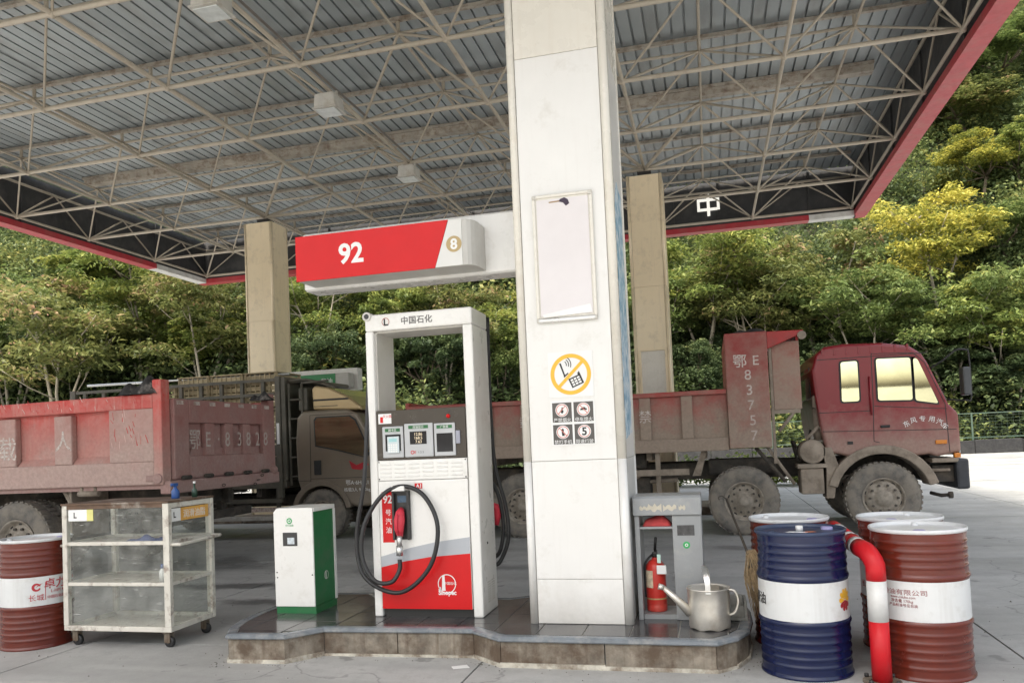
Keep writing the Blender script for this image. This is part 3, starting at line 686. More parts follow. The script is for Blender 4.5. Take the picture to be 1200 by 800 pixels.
for i in range(2):
    for j in range(2):
        qx, qz = -.986+i*.15, 1.653-j*.152; bx('pictogram_square', M_GRY, fs_, qx-.068, qx+.068, yp-.0012, yp-.0001, qz-.07, qz+.066)
        MB().lathe([(.0005, .002), (.046, .002), (.046, .0013)], (qx, yp, qz+.014), 'y', 28, smooth=False).build('disc', M_STK, fs_)
        MB().ring((qx, 0, qz+.014), .036, .041, yp-.0028, yp-.0021, 28).build('red_ring', M_PINK, fs_)
        text(('严禁烟火', '禁止拍照', '禁打手机', '限速行驶')[i+j*2] if False else ('严禁烟火', '停车熄火', '禁打手机', '限速行驶')[i+2*j], .031, M_STK, fs_, (qx, yp-.0018, qz-.054), ext=.0004)
        if (i, j) == (1, 1): text('5', .075, M_BLK, fs_, (qx, yp-.003, qz+.014), ext=.0005, off=.002)
        else:
            s = -1 if i == 0 and j == 0 else 1
            if (i, j) == (0, 0): sil = [(-.004, -.022), (.006, -.022), (.012, -.008), (.006, .002), (.01, .014), (0, .022), (-.004, .006), (-.012, -.006)]
            elif (i, j) == (1, 0): sil = [(-.024, -.006), (-.018, .006), (-.008, .008), (-.004, .014), (.01, .014), (.016, .006), (.024, .004), (.024, -.006)]
            else: sil = [(-.006, -.026), (.012, -.026), (.01, -.006), (.006, .004), (.008, .02), (-.004, .026), (-.01, .016), (-.008, -.004)]
            MB().prism([(qx+x, qz+.014+z) for x, z in sil], 'y', yp-.003, yp-.0021).build('pictogram', M_BLK, fs_)
            MB().prism([(qx-s*.028, qz+.014+.030), (qx-s*.024, qz+.014+.033), (qx+s*.028, qz+.014-.024), (qx+s*.024, qz+.014-.028)], 'y', yp-.0038, yp-.0031).build('red_bar', M_PINK, fs_)
# torn blue poster on the pillar's right flank
M_BLUE = mat('poster_blue', (.16, .36, .52), .45, var=.3, vs=9, dirt=(.7, .72, .72), da=.9, ds=9, dth=.5)
tag(MB().prism([(5.47, 1.45), (5.88, 1.5), (5.89, 3.25), (5.62, 3.3), (5.46, 3.1)], 'x', PX+PA-.0055, PX+PA-.003).build('side_poster', M_BLUE, origin=(PX+PA, 5.68, 1.45)), 'faded torn light blue poster on the right flank of the near pillar', 'poster')
# poster frame on far right pillar
fp = thing('poster_frame', 'small beige poster frame low on the far right pillar', 'frame', (CX[6], RY[7]-.34, 2.3))
cy_ = RY[7]-.335; px0 = CX[6]-.24
for (a, b, c, d) in ((px0, px0+.03, 2.0, 3.1), (px0+.47, px0+.5, 2.0, 3.1), (px0+.031, px0+.469, 3.07, 3.1), (px0+.031, px0+.469, 2.0, 2.03)): bx('rail', M_TAN, fp, a, b, cy_-.03, cy_+.004, c, d, .006)
bx('sheet', M_CR, fp, px0+.03, px0+.47, cy_-.01, cy_+.003, 2.03, 3.07)

# ================================================================== number signs
M_SGR = mat('sign_grey', (.50, .49, .46), .35, var=.05, dirt=(.35, .33, .3), da=.3); M_GOLD = mat('badge_gold', (.42, .31, .14), .4, var=.05)
ns = thing('pump_number_sign', 'long red and grey box sign reading 92 and 8 on a white beam', 'sign', (-2.2, 5.6, 2.7))
MB().prism([(5.57, 2.73), (5.59, 2.717), (5.78, 2.717), (5.80, 2.73), (5.80, 3.16), (5.785, 3.175), (5.585, 3.175), (5.57, 3.16)], 'x', -3.04, PX-PA+.004).build('beam', M_WH, ns, .004)
bx('beam_end', M_SGR, ns, -3.046, -3.0401, 5.575, 5.795, 2.73, 3.165)
MB().prism([(-2.955, 5.3), (-1.64, 5.3), (-1.61, 5.306), (-1.585, 5.325), (-1.565, 5.36), (-1.555, 5.42), (-1.55, 5.569), (-2.955, 5.569)], 'z', 2.737, 3.068, False).build('sign_box', M_SGR, ns, .006)
MB().prism([(-2.958, 2.733), (-1.855, 2.733), (-1.744, 3.072), (-2.958, 3.072)], 'y', 5.2915, 5.2995).build('red_face', M_RED, ns)
MB().prism([(-1.851, 2.738), (-1.645, 2.738), (-1.645, 3.067), (-1.741, 3.067)], 'y', 5.294, 5.2995).build('grey_face', mat('sign_face_grey', (.66, .655, .63), .35, var=.04), ns)
text('92', .205, M_STK, ns, (-2.505, 5.2905, 2.908), ext=.001, off=.0055, aspect=.98)
MB().lathe([(.0005, .0025), (.058, .0025), (.058, 0)], (-1.705, 5.2938, 2.893), 'y', 32, smooth=False).build('badge', M_GOLD, ns)
text('8', .105, M_STK, ns, (-1.705, 5.2905, 2.893), ext=.0008, off=.003)
# green sign of the far island
M_GRS = mat('sign_green', (.02, .22, .07), .4, var=.06)
gs = thing('pump_number_sign', 'small white and green box sign above the brown lorry cab', 'sign', (-7.6, RY[7], 2.75))
bx('beam', M_WH, gs, CX[2]+.33, -7.15, RY[7]-.12, RY[7]+.12, 2.72, 3.18, .01)
bx('sign_box', M_SGR, gs, -8.8, -7.22, RY[7]-.4, RY[7]-.125, 2.76, 3.06, .02)
bx('green_face', M_GRS, gs, -8.8, -7.52, RY[7]-.408, RY[7]-.402, 2.765, 3.055)
text('柴油', .14, M_STK, gs, (-7.72, RY[7]-.41, 2.9), ext=.001)

# ================================================================== near pump island
ISL = [(-3.36, 4.90), (-2.93, 4.92), (-2.745, 5.14), (-1.64, 5.18), (-1.40, 4.98), (-.03, 4.98), (.09, 5.10), (.165, 5.28), (.195, 5.55), (.195, 5.82), (.165, 6.08),
       (.09, 6.27), (-.03, 6.38), (-1.40, 6.38), (-1.64, 6.2), (-2.745, 6.2), (-2.93, 6.4), (-3.25, 6.38), (-3.43, 6.2), (-3.53, 5.9), (-3.545, 5.6), (-3.52, 5.3), (-3.46, 5.08)]
def clip(poly, x0, x1, y0, y1):
    for ax, v, sgn in ((0, x0, 1), (0, x1, -1), (1, y0, 1), (1, y1, -1)):
        o = []
        for i in range(len(poly)):
            a, b = poly[i-1], poly[i]; ia, ib = (a[ax]-v)*sgn >= 0, (b[ax]-v)*sgn >= 0
            if ia != ib:
                t = (v-a[ax])/(b[ax]-a[ax]); o.append((a[0]+t*(b[0]-a[0]), a[1]+t*(b[1]-a[1])))
            if ib: o.append(b)
        poly = o
        if not poly: return []
    return poly
def inset(poly, d):
    n = len(poly); o = []
    for i in range(n):
        p, q, s = Vector(poly[i-1]), Vector(poly[i]), Vector(poly[(i+1) % n])
        n1 = Vector((-(q-p).y, (q-p).x)).normalized(); n2 = Vector((-(s-q).y, (s-q).x)).normalized(); m = (n1+n2).normalized()
        o.append(tuple(q+m*d/max(.5, m.dot(n1))))
    return o
isl = thing('pump_island', 'raised pump island with dark glossy tiles and stained stone kerb', 'island', (-1.7, 5.65, 0))
M_TILE = mat('dark_tile', (.045, .045, .05), .16, var=.3, vs=4, dirt=(.13, .125, .115), da=.7, ds=3.5, dth=.5, rnd=.2)
M_GROUT = mat('grout', (.42, .41, .38), .8); M_NOSE = mat('coping', (.16, .18, .20), .22, var=.25, vs=6, dirt=(.32, .32, .31), da=.6, ds=9)
M_CEM = mat('cement_lime', (.50, .47, .40), .9, var=.25, vs=12, dirt=(.18, .14, .1), da=.9, ds=7, dth=.5)
MB().prism(inset(ISL, .03), 'z', 0, .191).build('bed', M_GROUT, isl)
ins = inset(ISL, .062)
x = -3.6
while x < .3:
    y = 4.72
    while y < 6.5:
        P = clip(ins, x, x+.298, y, y+.298)
        if len(P) > 2:
            c = (sum(p[0] for p in P)/len(P), sum(p[1] for p in P)/len(P)); ar = abs(sum(P[i-1][0]*P[i][1]-P[i][0]*P[i-1][1] for i in range(len(P))))/2
            if ar > .002: MB().prism([(c[0]+(p[0]-c[0])*.99, c[1]+(p[1]-c[1])*.99) for p in P], 'z', .185, .2+random.uniform(-.0006, .0006)).build('tile', M_TILE, isl)
        y += .304
    x += .304
nI = len(ISL)
ou = inset(ISL, -.014); inn = inset(ISL, .055); ks = inset(ISL, .035); sk = inset(ISL, -.012)
for i in range(nI):
    j = (i+1) % nI; a, b = Vector(ISL[i]), Vector(ISL[j]); seg = max(1, round((b-a).length/.62))
    for k in range(seg):
        t0, t1 = k/seg+.003, (k+1)/seg-.003; q = lambda P, t: (P[i][0]+(P[j][0]-P[i][0])*t, P[i][1]+(P[j][1]-P[i][1])*t)
        MB().prism([q(ISL, t0), q(ISL, t1), q(ks, t1), q(ks, t0)], 'z', 0, .168).build('kerb_stone', M_KS, isl)
        MB().prism([q(sk, k/seg), q(sk, (k+1)/seg), q(ks, (k+1)/seg), q(ks, k/seg)], 'z', 0, .026+.008*math.sin(i*2.1+k)).build('cement_skirt', M_CEM, isl)
    # rounded coping, one piece per straight run
    Pm = [(-.014, .168), (-.02, .176), (-.018, .192), (-.004, .202), (.03, .2035), (.055, .2)]
    vs = []
    rows_ = [inset(ISL, d) for d, z in Pm]
    for (R_, (d, z)) in zip(rows_, Pm): vs += [(R_[i][0], R_[i][1], z), (R_[j][0], R_[j][1], z)]
    vs += [(inn[i][0], inn[i][1], .168), (inn[j][0], inn[j][1], .168)]
    m_ = len(Pm)+1
    MB().add(vs, [(2*k, 2*k+1, 2*((k+1) % m_)+1, 2*((k+1) % m_)) for k in range(m_)]+[tuple(range(0, 2*m_, 2)), tuple(range(1, 2*m_, 2))[::-1]]).build('coping', M_NOSE, isl)

# loose grit swept against the kerb and across the slabs
gr = MB()
for k in range(520):
    if k < 260:
        i = random.randrange(nI); j = (i+1) % nI; t = random.random(); o_ = inset(ISL, -random.uniform(.015, .12)); x = o_[i][0]+(o_[j][0]-o_[i][0])*t; y = o_[i][1]+(o_[j][1]-o_[i][1])*t
    else: x = random.uniform(-5.5, 2.5); y = random.uniform(4.3, 7.5)
    if k >= 260 and -3.6 < x < .25 and 4.85 < y < 6.45: continue
    s = random.uniform(.002, .006)*(1.8 if random.random() < .06 else 1); a = random.uniform(0, 3)
    gr.add([(x+s*math.cos(a), y+s*math.sin(a), .004), (x-s*math.sin(a), y+s*math.cos(a), .004), (x-s*math.cos(a)*1.3, y-s*math.sin(a), .004), (x+s*math.sin(a), y-s*math.cos(a)*1.2, .004), (x, y, .004+s*1.1)], [(0, 1, 4), (1, 2, 4), (2, 3, 4), (3, 0, 4)])
go = gr.build('loose_grit', mat('grit', (.16, .15, .13), .9, var=.5, vs=40)); go['kind'] = 'stuff'; tag(go, 'fine loose grit scattered on the concrete around the island', 'grit')

# ================================================================== fuel dispenser
M_PW = mat('dispenser_white', (.75, .74, .71), .3, var=.03, vs=3, dirt=(.5, .47, .42), da=.4, ds=6, dth=.62, coat=.15)
M_PG = mat('dispenser_grey', (.56, .54, .50), .35, var=.04, dirt=(.42, .4, .36), da=.35, ds=6)
M_BRN = mat('display_brown', (.055, .045, .035), .25, var=.08); M_RUB = mat('hose_rubber', (.018, .018, .019), .45, var=.25, vs=20)
M_BEZ = mat('bezel_grey', (.45, .46, .47), .35, var=.05); M_SCR = mat('screen_dark', (.02, .02, .022), .1)
M_LCD = mat('lcd_glow', (.5, .45, .35), .2, var=.15, vs=30, emis=((1, .75, .45), .25)); M_LABG = mat('label_green', (.02, .13, .04), .4)
M_SWG = mat('swoosh_grey', (.40, .42, .45), .35, var=.04)
fd = thing('fuel_dispenser', 'tall white fuel dispenser with open top frame and red and grey front', 'fuel dispenser', (-2.08, 5.69, .2))
F0, F1 = 5.49, 5.895
bx('post', M_PW, fd, -2.507, -2.442, F0, F1, .2, 2.345, .012); bx('post', M_PW, fd, -1.731, -1.656, F0, F1, .2, 2.345, .012)
bx('header', M_PW, fd, -2.507, -1.656, F0, F1, 2.3455, 2.472, .014)
bx('arch_lining', M_PG, fd, -2.4415, -2.43, F0+.04, F1-.04, 1.745, 2.34); bx('arch_lining', M_PG, fd, -2.429, -1.7315, F0+.04, F1-.04, 2.333, 2.3445)
bx('body', M_PG, fd, -2.4415, -1.7315, F0+.02, F1-.02, .262, 1.735)
bx('display_panel', M_BRN, fd, -2.438, -1.735, F0-.004, F0+.0195, 1.366, 1.738, .004)
# louvre panel
lp = bx('louvre_panel', M_PW, fd, -2.438, -1.735, F0-.005, F0+.0195, 1.214, 1.363, .004)
for k in range(6):
    for j in range(4):
        xa = -2.415+k*.112; z = 1.237+j*.03
        MB().prism([(F0-.0051, z), (F0-.012, z+.002), (F0-.0051, z+.013)], 'x', xa, xa+.085).build('louvre', M_PW, lp)
for (x, z) in ((-2.428, 1.352), (-2.428, 1.225), (-1.746, 1.352), (-1.746, 1.225)): MB().lathe([(.0005, .008), (.005, .007), (.006, .005)], (x, F0, z), 'y', 8).build('screw', M_DKM, lp)
door = bx('door', M_PW, fd, -2.438, -1.735, F0-.006, F0+.0195, .262, 1.21, .005)
yd = F0-.0061
gl = [(-2.437, .57), (-1.736, .668), (-1.736, .786), (-2.0, .752), (-2.2, .712), (-2.437, .648)]
MB().prism(gl, 'y', yd-.0012, yd).build('swoosh', M_SWG, door)
MB().prism([(-2.437, .263), (-1.736, .263), (-1.736, .667), (-2.05, .643), (-2.25, .612), (-2.437, .569)], 'y', yd-.0014, yd).build('red_field', M_RED, door)
bx('plinth', M_BLK, fd, -2.43, -1.74, F0+.03, F1-.03, .2, .261)
# bezels and screens
for (xa, xb, za, zb, kind) in ((-2.388, -2.22, 1.383, 1.617, 0), (-2.212, -1.985, 1.383, 1.632, 1), (-1.977, -1.812, 1.383, 1.625, 2)):
    bz = bx('bezel', M_BEZ, fd, xa, xb, F0-.018, F0-.0041, za, zb, .01); c = (xa+xb)/2
    MB().prism([(c-.06*(1+.3*(kind == 1)), zb-.04), (c+.06*(1+.3*(kind == 1)), zb-.04), (c+.06*(1+.3*(kind == 1)), zb-.015), (c-.06*(1+.3*(kind == 1)), zb-.015)], 'y', F0-.0195, F0-.0181).build('label', M_LABG, bz)
    text(('刷卡区', '加油显示', '广告屏')[kind], .022, M_STK, bz, (c, F0-.0205, zb-.0275), ext=.0003)
    if kind == 0:
        bx('recess', M_SCR, bz, xa+.025, xb-.02, F0-.0195, F0-.0181, za+.05, zb-.06)
        bx('keypad', mat('keypad', (.55, .62, .64), .3, var=.1), bz, xa+.045, xb-.03, F0-.034, F0-.0196, za+.035, zb-.075, .004)
        bx('screen', mat('keypad_lcd', (.35, .6, .62), .15), bz, xa+.06, xb-.045, F0-.0355, F0-.0341, zb-.115, zb-.09)
        for i in range(4):
            for j in range(4): bx('key', M_STK, bz, xa+.053+i*.019, xa+.067+i*.019, F0-.0355, F0-.0341, za+.043+j*.016, za+.054+j*.016)
    elif kind == 1:
        bx('screen', M_SCR, bz, xa+.045, xb-.05, F0-.0195, F0-.0181, zb-.155, zb-.06)
        for (z, s) in ((zb-.08, '12.86'), (zb-.108, '168.5'), (zb-.136, ' 7.63')): text(s, .03, M_LCD, bz, (c, F0-.0199, z), ext=.0003)
        MB().ring((xa+.062, 0, za+.035), .009, .014, F0-.0195, F0-.0181, 16).build('button', M_RED, bz)
        text('E', .03, M_RED, bz, (xa+.085, F0-.019, za+.035), ext=.0004); text('1 2 3', .022, M_BLK, bz, (xa+.13, F0-.019, za+.035), ext=.0004)
    else: bx('screen', M_SCR, bz, xa+.02, xb-.02, F0-.0195, F0-.0181, za+.03, zb-.075)
bx('card_reader', mat('card_reader', (.30, .31, .37), .4), fd, -1.808, -1.776, F0-.02, F0-.0041, 1.47, 1.565, .003)
MB().lathe([(.0005, .022), (.013, .018), (.016, .0042)], (-1.865, F0, 1.675), 'y', 16).build('stop_button', M_RED, fd)
bx('caption', M_BLK, fd, -1.885, -1.845, F0-.0055, F0-.0041, 1.705, 1.712)
st_ = bx('sticker', M_STK, fd, -2.42, -2.315, F0-.0055, F0-.0041, 1.64, 1.715)
bx('extinguisher_mark', M_RED, st_, -2.405, -2.382, F0-.0063, F0-.0056, 1.648, 1.692); text('灭火器', .024, M_RED, st_, (-2.348, F0-.006, 1.695), ext=.0003)
# header lettering and mark
M_TXG = mat('print_grey', (.12, .115, .11), .5)
text('中国石化', .062, M_TXG, fd, (-2.085, F0-.0012, 2.409), ext=.0006, spacing=1.05, off=.001)
MB().ring((-2.335, 0, 2.41), .026, .031, F0-.0012, F0-.0002, 28).build('mark_ring', mat('mark_rust', (.35, .12, .09), .5), fd)
bx('mark_bar', M_BLK, fd, -2.35, -2.338, F0-.0016, F0-.0002, 2.38, 2.434); bx('mark_bar', M_BLK, fd, -2.3375, -2.312, F0-.0016, F0-.0002, 2.381, 2.392)
# red front logo
lc = (-1.925, .447)
MB().ring((lc[0], 0, lc[1]), .064, .070, yd-.0028, yd-.0015, 36).build('logo_ring', M_STK, door)
MB().prism([(lc[0]-.04, lc[1]-.05), (lc[0]-.012, lc[1]-.05), (lc[0]-.016, lc[1]+.062), (lc[0]-.034, lc[1]+.055)], 'y', yd-.0028, yd-.0015).build('logo_column', M_STK, door)
text('中国石化', .025, M_STK, door, (lc[0]+.025, yd-.0022, lc[1]+.004), ext=.0004)
MB().prism([(lc[0]-.066, lc[1]-.04), (lc[0]-.05, lc[1]-.02), (lc[0]-.042, lc[1]-.05), (lc[0]-.06, lc[1]-.06)], 'y', yd-.0028, yd-.0015).build('logo_leaf', M_STK, door)
text('Sinopec', .046, M_STK, door, (lc[0]+.002, yd-.0022, lc[1]-.068), ext=.0004, off=.0015, aspect=.95)
text('A1', .04, M_STK, bx('nozzle_tag', M_RED, door, -2.148, -2.088, yd-.0014, yd-.0001, 1.148, 1.188), (-2.118, yd-.0022, 1.168), ext=.0004, off=.001)
# red grade strip
gsx = bx('grade_strip', M_RED, door, -2.415, -2.322, yd-.0014, yd-.0001, .753, 1.13)
text('92', .082, M_STK, gsx, (-2.368, yd-.0022, 1.075), ext=.0004, off=.002, aspect=.9)
for k, c in enumerate('号汽油'): text(c, .05, M_STK, gsx, (-2.366, yd-.0022, .975-k*.065), ext=.0004)
# nozzle boot, nozzle, hoses
boot = MB().box(-2.318, -2.302, F0-.05, yd-.0002, .775, 1.135).box(-2.202, -2.186, F0-.05, yd-.0002, .775, 1.135).box(-2.301, -2.203, F0-.05, yd-.0002, 1.122, 1.135).box(-2.301, -2.203, F0-.016, yd-.0002, .775, 1.1215).build('nozzle_boot', M_BLK, fd)
bx('boot_label', mat('boot_blue', (.04, .08, .13), .3), boot, -2.285, -2.215, F0-.0175, F0-.0162, 1.05, 1.10)
M_NRED = mat('nozzle_red', (.60, .035, .06), .45, var=.1)
nz = MB().tube([(-2.25, F0-.03, 1.0), (-2.25, F0-.06, .975), (-2.252, F0-.075, .92), (-2.256, F0-.075, .86), (-2.256, F0-.06, .80)], .03, 10, radii=[.022, .034, .042, .036, .022]).build('nozzle', M_NRED, fd)
MB().tube([(-2.25, F0-.11, .97), (-2.252, F0-.13, .93), (-2.255, F0-.125, .87), (-2.255, F0-.10, .825)], .008, 6).build('trigger', M_NRED, nz)
MB().cyl((-2.256, F0-.07, .81), (-2.258, F0-.075, .735), .02, 12).cyl((-2.258, F0-.075, .735), (-2.258, F0-.075, .665), .026, 12).build('swivel', M_ALU, nz)
bx('hose_clamp', M_PW, fd, -2.31, -2.205, F0-.075, yd-.0002, 1.136, 1.175, .006)
def spline(P, n=10):
    P = [Vector(p) for p in P]; P = [P[0]*2-P[1]]+P+[P[-1]*2-P[-2]]; o = []
    for i in range(1, len(P)-2):
        for k in range(n):
            t = k/n; a, b, c, d = P[i-1:i+3]
            o.append(.5*((2*b)+(-a+c)*t+(2*a-5*b+4*c-d)*t*t+(-a+3*b-3*c+d)*t**3))
    return o+[P[-2]]
yh = F0-.045
path = [pt(434, 393, F0+.05), pt(431, 470, F0+.02), pt(427, 560, yh), pt(418, 630, yh), pt(428, 676, yh-.03), pt(468, 694, yh-.06), pt(503, 665, yh-.06), pt(513, 618, yh-.04), pt(498, 582, yh), pt(474, 569.5, yh-.01),
        pt(449, 579, yh-.03), pt(428, 612, yh-.07), pt(424, 650, yh-.09), pt(438, 679, yh-.1), pt(458, 682, yh-.08), pt(468, 668, yh-.04), pt(468.5, 655, F0-.075)]
MB().tube(spline(path), .0165, 10).build('hose', M_RUB, fd)
# hose arm at the upper left
hp = pt(432, 372, F0+.03)
MB().cyl((hp.x, F0-.012, hp.z), (hp.x, F0+.12, hp.z), .034, 20).build('hose_arm', M_PG, fd); MB().lathe([(.0005, .0005), (.02, .0005), (.02, -.012)], (hp.x, F0-.0125, hp.z), 'y', 18, smooth=False).build('hose_arm_bore', M_SCR, fd)
MB().cyl((hp.x, F0+.05, hp.z-.03), (hp.x+.002, F0+.05, hp.z-.14), .02, 12).build('hose_arm', M_PG, fd)
# right side hose pair and rear nozzle
p2 = [pt(571, 372, 5.93), pt(574, 470, 5.95), pt(580, 545, 5.97), pt(592, 590, 5.97), pt(596, 628, 5.97), pt(588, 654, 5.97), pt(580, 661, 5.95), pt(572, 650, 5.95)]
MB().tube(spline(p2), .0165, 8).build('hose', M_RUB, fd)
p3 = [pt(573, 560, 5.98), pt(584, 580, 6.0), pt(590, 615, 6.0), pt(586, 645, 6.0), pt(576, 655, 6.0)]
MB().tube(spline(p3), .0165, 8).build('hose', M_RUB, fd)
q = pt(582, 600, 6.0); MB().tube([(q.x-.03, 5.91, q.z+.08), (q.x, 5.97, q.z+.05), (q.x+.005, 6.0, q.z-.02), (q.x, 5.99, q.z-.1)], .03, 8, radii=[.015, .03, .034, .016]).build('rear_nozzle', M_NRED, fd)
# flank vents, lock
for k in range(9):
    for j in range(2): bx('vent_slot', M_GAP, fd, -1.6562, -1.6545, 5.62+j*.11, 5.70+j*.11, .285+k*.018, .292+k*.018)
MB().lathe([(.0005, .006), (.008, .005), (.01, 0)], (-1.6558, 5.66, .72), 'x', 10).build('lock', M_DKM, fd)

# ================================================================== small white and green terminal
M_GBX = mat('cabinet_green', (.012, .15, .045), .35, var=.1, dirt=(.1, .1, .08), da=.4, ds=6)
ko = thing('self_service_terminal', 'waist-high white terminal box with green side and green base', 'terminal', (-3.2, 5.75, .2))
k0, k1, ky0, ky1 = -3.375, -3.03, 5.555, 5.92
bx('base', M_GBX, ko, k0+.004, k1-.002, ky0+.01, ky1-.004, .2, .253)
bx('body', M_GBX, ko, k0+.008, k1-.003, ky0+.016, ky1, .2535, .985, .006)
MB().prism([(k0, .254), (k1-.004, .254), (k1-.004, 1.02), (k0+.03, 1.02), (k0, .99)], 'y', ky0, ky0+.0155).build('front_panel', M_PW, ko, .005)
MB().prism([(ky0+.0158, .986), (ky0+.0158, 1.02), (ky1+.004, 1.02), (ky1+.004, .986)], 'x', k0+.03, k1).build('top', M_PW, ko, .004)
bx('edge_strip', M_PW, ko, k1-.0028, k1+.0025, ky1-.03, ky1+.003, .254, .9855)
kd = bx('display', M_SCR, ko, -3.295, -3.17, ky0-.002, ky0-.0002, .725, .83); bx('paper_slip', mat('receipt', (.55, .6, .63), .6, var=.3, vs=40), kd, -3.255, -3.195, ky0-.0032, ky0-.0021, .74, .79)
MB().lathe([(.0005, .001), (.024, .001), (.024, 0)], (-3.235, ky0, .92), 'y', 24, smooth=False).build('logo', mat('logo_green', (.03, .32, .09), .4), ko)
MB().ring((-3.235, 0, .92), .008, .014, ky0-.002, ky0-.0011, 16).build('logo_ring', M_STK, ko)
text('农行自助', .018, mat('logo_green', 0), ko, (-3.235, ky0-.0008, .885), ext=.0003)
for (x, z) in ((-3.355, .52), (-3.05, .5), (-3.352, .48)): MB().lathe([(.0005, .001), (.006, .001), (.006, 0)], (x, ky0, z), 'y', 8).build('chip', M_DKM, ko)
sm = MB().ring((0, 0, 0), .03, .034, -.001, 0, 24); sm2 = [(-(v[1])+k1-.0015, 5.72+v[0], .46+v[2]) for v in sm.v]; sm.v = [(k1-.0028+abs(v[1]), 5.75+v[0], .47+v[2]) for v in sm.v]; sm.build('logo_ring', M_PG, ko)
bx('logo_column', M_PG, ko, k1-.0029, k1-.0016, 5.735, 5.75, .44, .50)

# ================================================================== grey cabinet and what stands in and by it
M_CGR = mat('cabinet_grey', (.27, .28, .285), .4, var=.08, dirt=(.42, .41, .38), da=.35, ds=7, dth=.6)
M_CPE = mat('peeled_paint', (.50, .46, .37), .6, var=.15)
cb = thing('grey_cabinet', 'grey steel stand with open bay and narrow panel beside the near pillar', 'cabinet', (-.32, 5.65, .2))
c0, c1, y0, y1 = -.548, -.085, 5.5, 5.82
MB().prism([(y0-.02, .915), (y0-.012, 1.03), (y0+.01, 1.047), (y1, 1.047), (y1, .915)], 'x', c0, c1).build('top_box', M_CGR, cb, .006)
pe = []
for (a, b, h, ph) in ((-.50, -.44, .02, 0), (-.44, -.35, .035, 1), (-.34, -.25, .028, 2), (-.235, -.19, .022, 3)):
    P = [(a+(b-a)*k/6, .965+h*(.6+.4*math.sin(k*2.3+ph))) for k in range(7)]+[(b-(b-a)*k/6, .965-h*.8*(.6+.4*math.sin(k*1.7+ph*2))) for k in range(7)]
    MB().prism(P, 'y', y0-.0185, y0-.0172).build('peeled_patch', M_CPE, cb)
bx('side_panel', M_CGR, cb, c0+.008, c0+.04, y0, y1, .2, .914, .003)
bx('front_panel', M_CGR, cb, -.285, c1-.004, y0, y0+.03, .2, .914, .005); bx('side_panel', M_CGR, cb, c1-.02, c1-.004, y0+.031, y1, .2, .914, .003)
bx('shelf', M_CGR, cb, c0+.041, -.2851, y0+.004, y1, .822, .836); bx('base_plate', M_CGR, cb, c0+.041, c1-.021, y0+.031, y1, .2, .232)
bx('window', mat('cabinet_window', (.045, .045, .047), .25, var=.6, vs=25), cb, -.253, -.138, y0-.0022, y0-.0002, .775, .845)
MB().lathe([(.0005, .001), (.024, .001), (.024, 0)], (-.195, y0, .71), 'y', 20, smooth=False).build('logo', mat('logo_green', 0), cb)
MB().ring((-.195, 0, .71), .006, .011, y0-.0021, y0-.0011, 12).build('logo_ring', M_STK, cb)
# red cloth bag on the shelf
M_CLO = mat('red_cloth', (.42, .05, .05), .8, var=.25, vs=14, bump=.4, bs=25)
cl = MB(); vs, fs = [], []
for i in range(17):
    for j in range(9):
        u, v = i/16, j/8; x = c0+.06+u*.195; y = y0+.03+v*.16
        vs.append((x, y, .8365+.068*(math.sin(math.pi*min(1, max(0, u)))**.45)*(math.sin(math.pi*v)**.4)*(1+.12*math.sin(u*9+v*4))+.0))
fs = [(i*9+j, (i+1)*9+j, (i+1)*9+j+1, i*9+j+1) for i in range(16) for j in range(8)]
tag(cl.add(vs, fs, True).build('cloth_bundle', M_CLO, origin=(-.42, 5.6, .8365)), 'folded red cloth on the shelf of the grey cabinet', 'cloth')
# fire extinguisher
M_ERED = mat('extinguisher_red', (.55, .035, .025), .35, var=.08, dirt=(.4, .2, .15), da=.3)
ex = thing('fire_extinguisher', 'red fire extinguisher standing in the bay of the grey cabinet', 'extinguisher', (-.425, 5.66, .232)); ec = (-.425, 5.66, 0)
MB().lathe([(.001, .233), (.066, .233), (.071, .24), (.071, .275), (.069, .28), (.071, .285), (.071, .52), (.066, .55), (.045, .58), (.022, .592), (.022, .605)], ec, 'z', 28).build('cylinder', M_ERED, ex)
MB().lathe([(.0716, .318), (.0722, .32), (.0722, .326), (.0716, .328)], ec, 'z', 28).build('ring', M_GOLD, ex)
MB().cyl((-.425, 5.66, .603), (-.425, 5.66, .64), .02, 12).box(-.43, -.41, 5.6, 5.70, .637, .65).build('valve', M_BLK, ex)
MB().tube([(-.425, 5.69, .65), (-.418, 5.66, .70), (-.412, 5.645, .745)], .01, 6).build('lever', M_BLK, ex)
MB().tube(spline([(-.44, 5.65, .625), (-.47, 5.62, .60), (-.495, 5.62, .55), (-.497, 5.64, .42), (-.497, 5.65, .33)]), .009, 6).build('hose', M_RUB, ex)
bx('tag', M_STK, ex, -.41, -.345, 5.578, 5.58, .50, .56); bx('tag', mat('tag_green', (.5, .7, .62), .5), ex, -.405, -.38, 5.585, 5.587, .575, .635)
lb = MB().lathe([(.0718, .40), (.0718, .52)], ec, 'z', 28); lb.f = [f for f in lb.f if all(lb.v[i][1] < 5.63 and lb.v[i][0] < -.43 for i in f)]; lb.s = [True]*len(lb.f); lb.build('label', mat('ext_label', (.62, .52, .38), .5, var=.4, vs=30), ex)
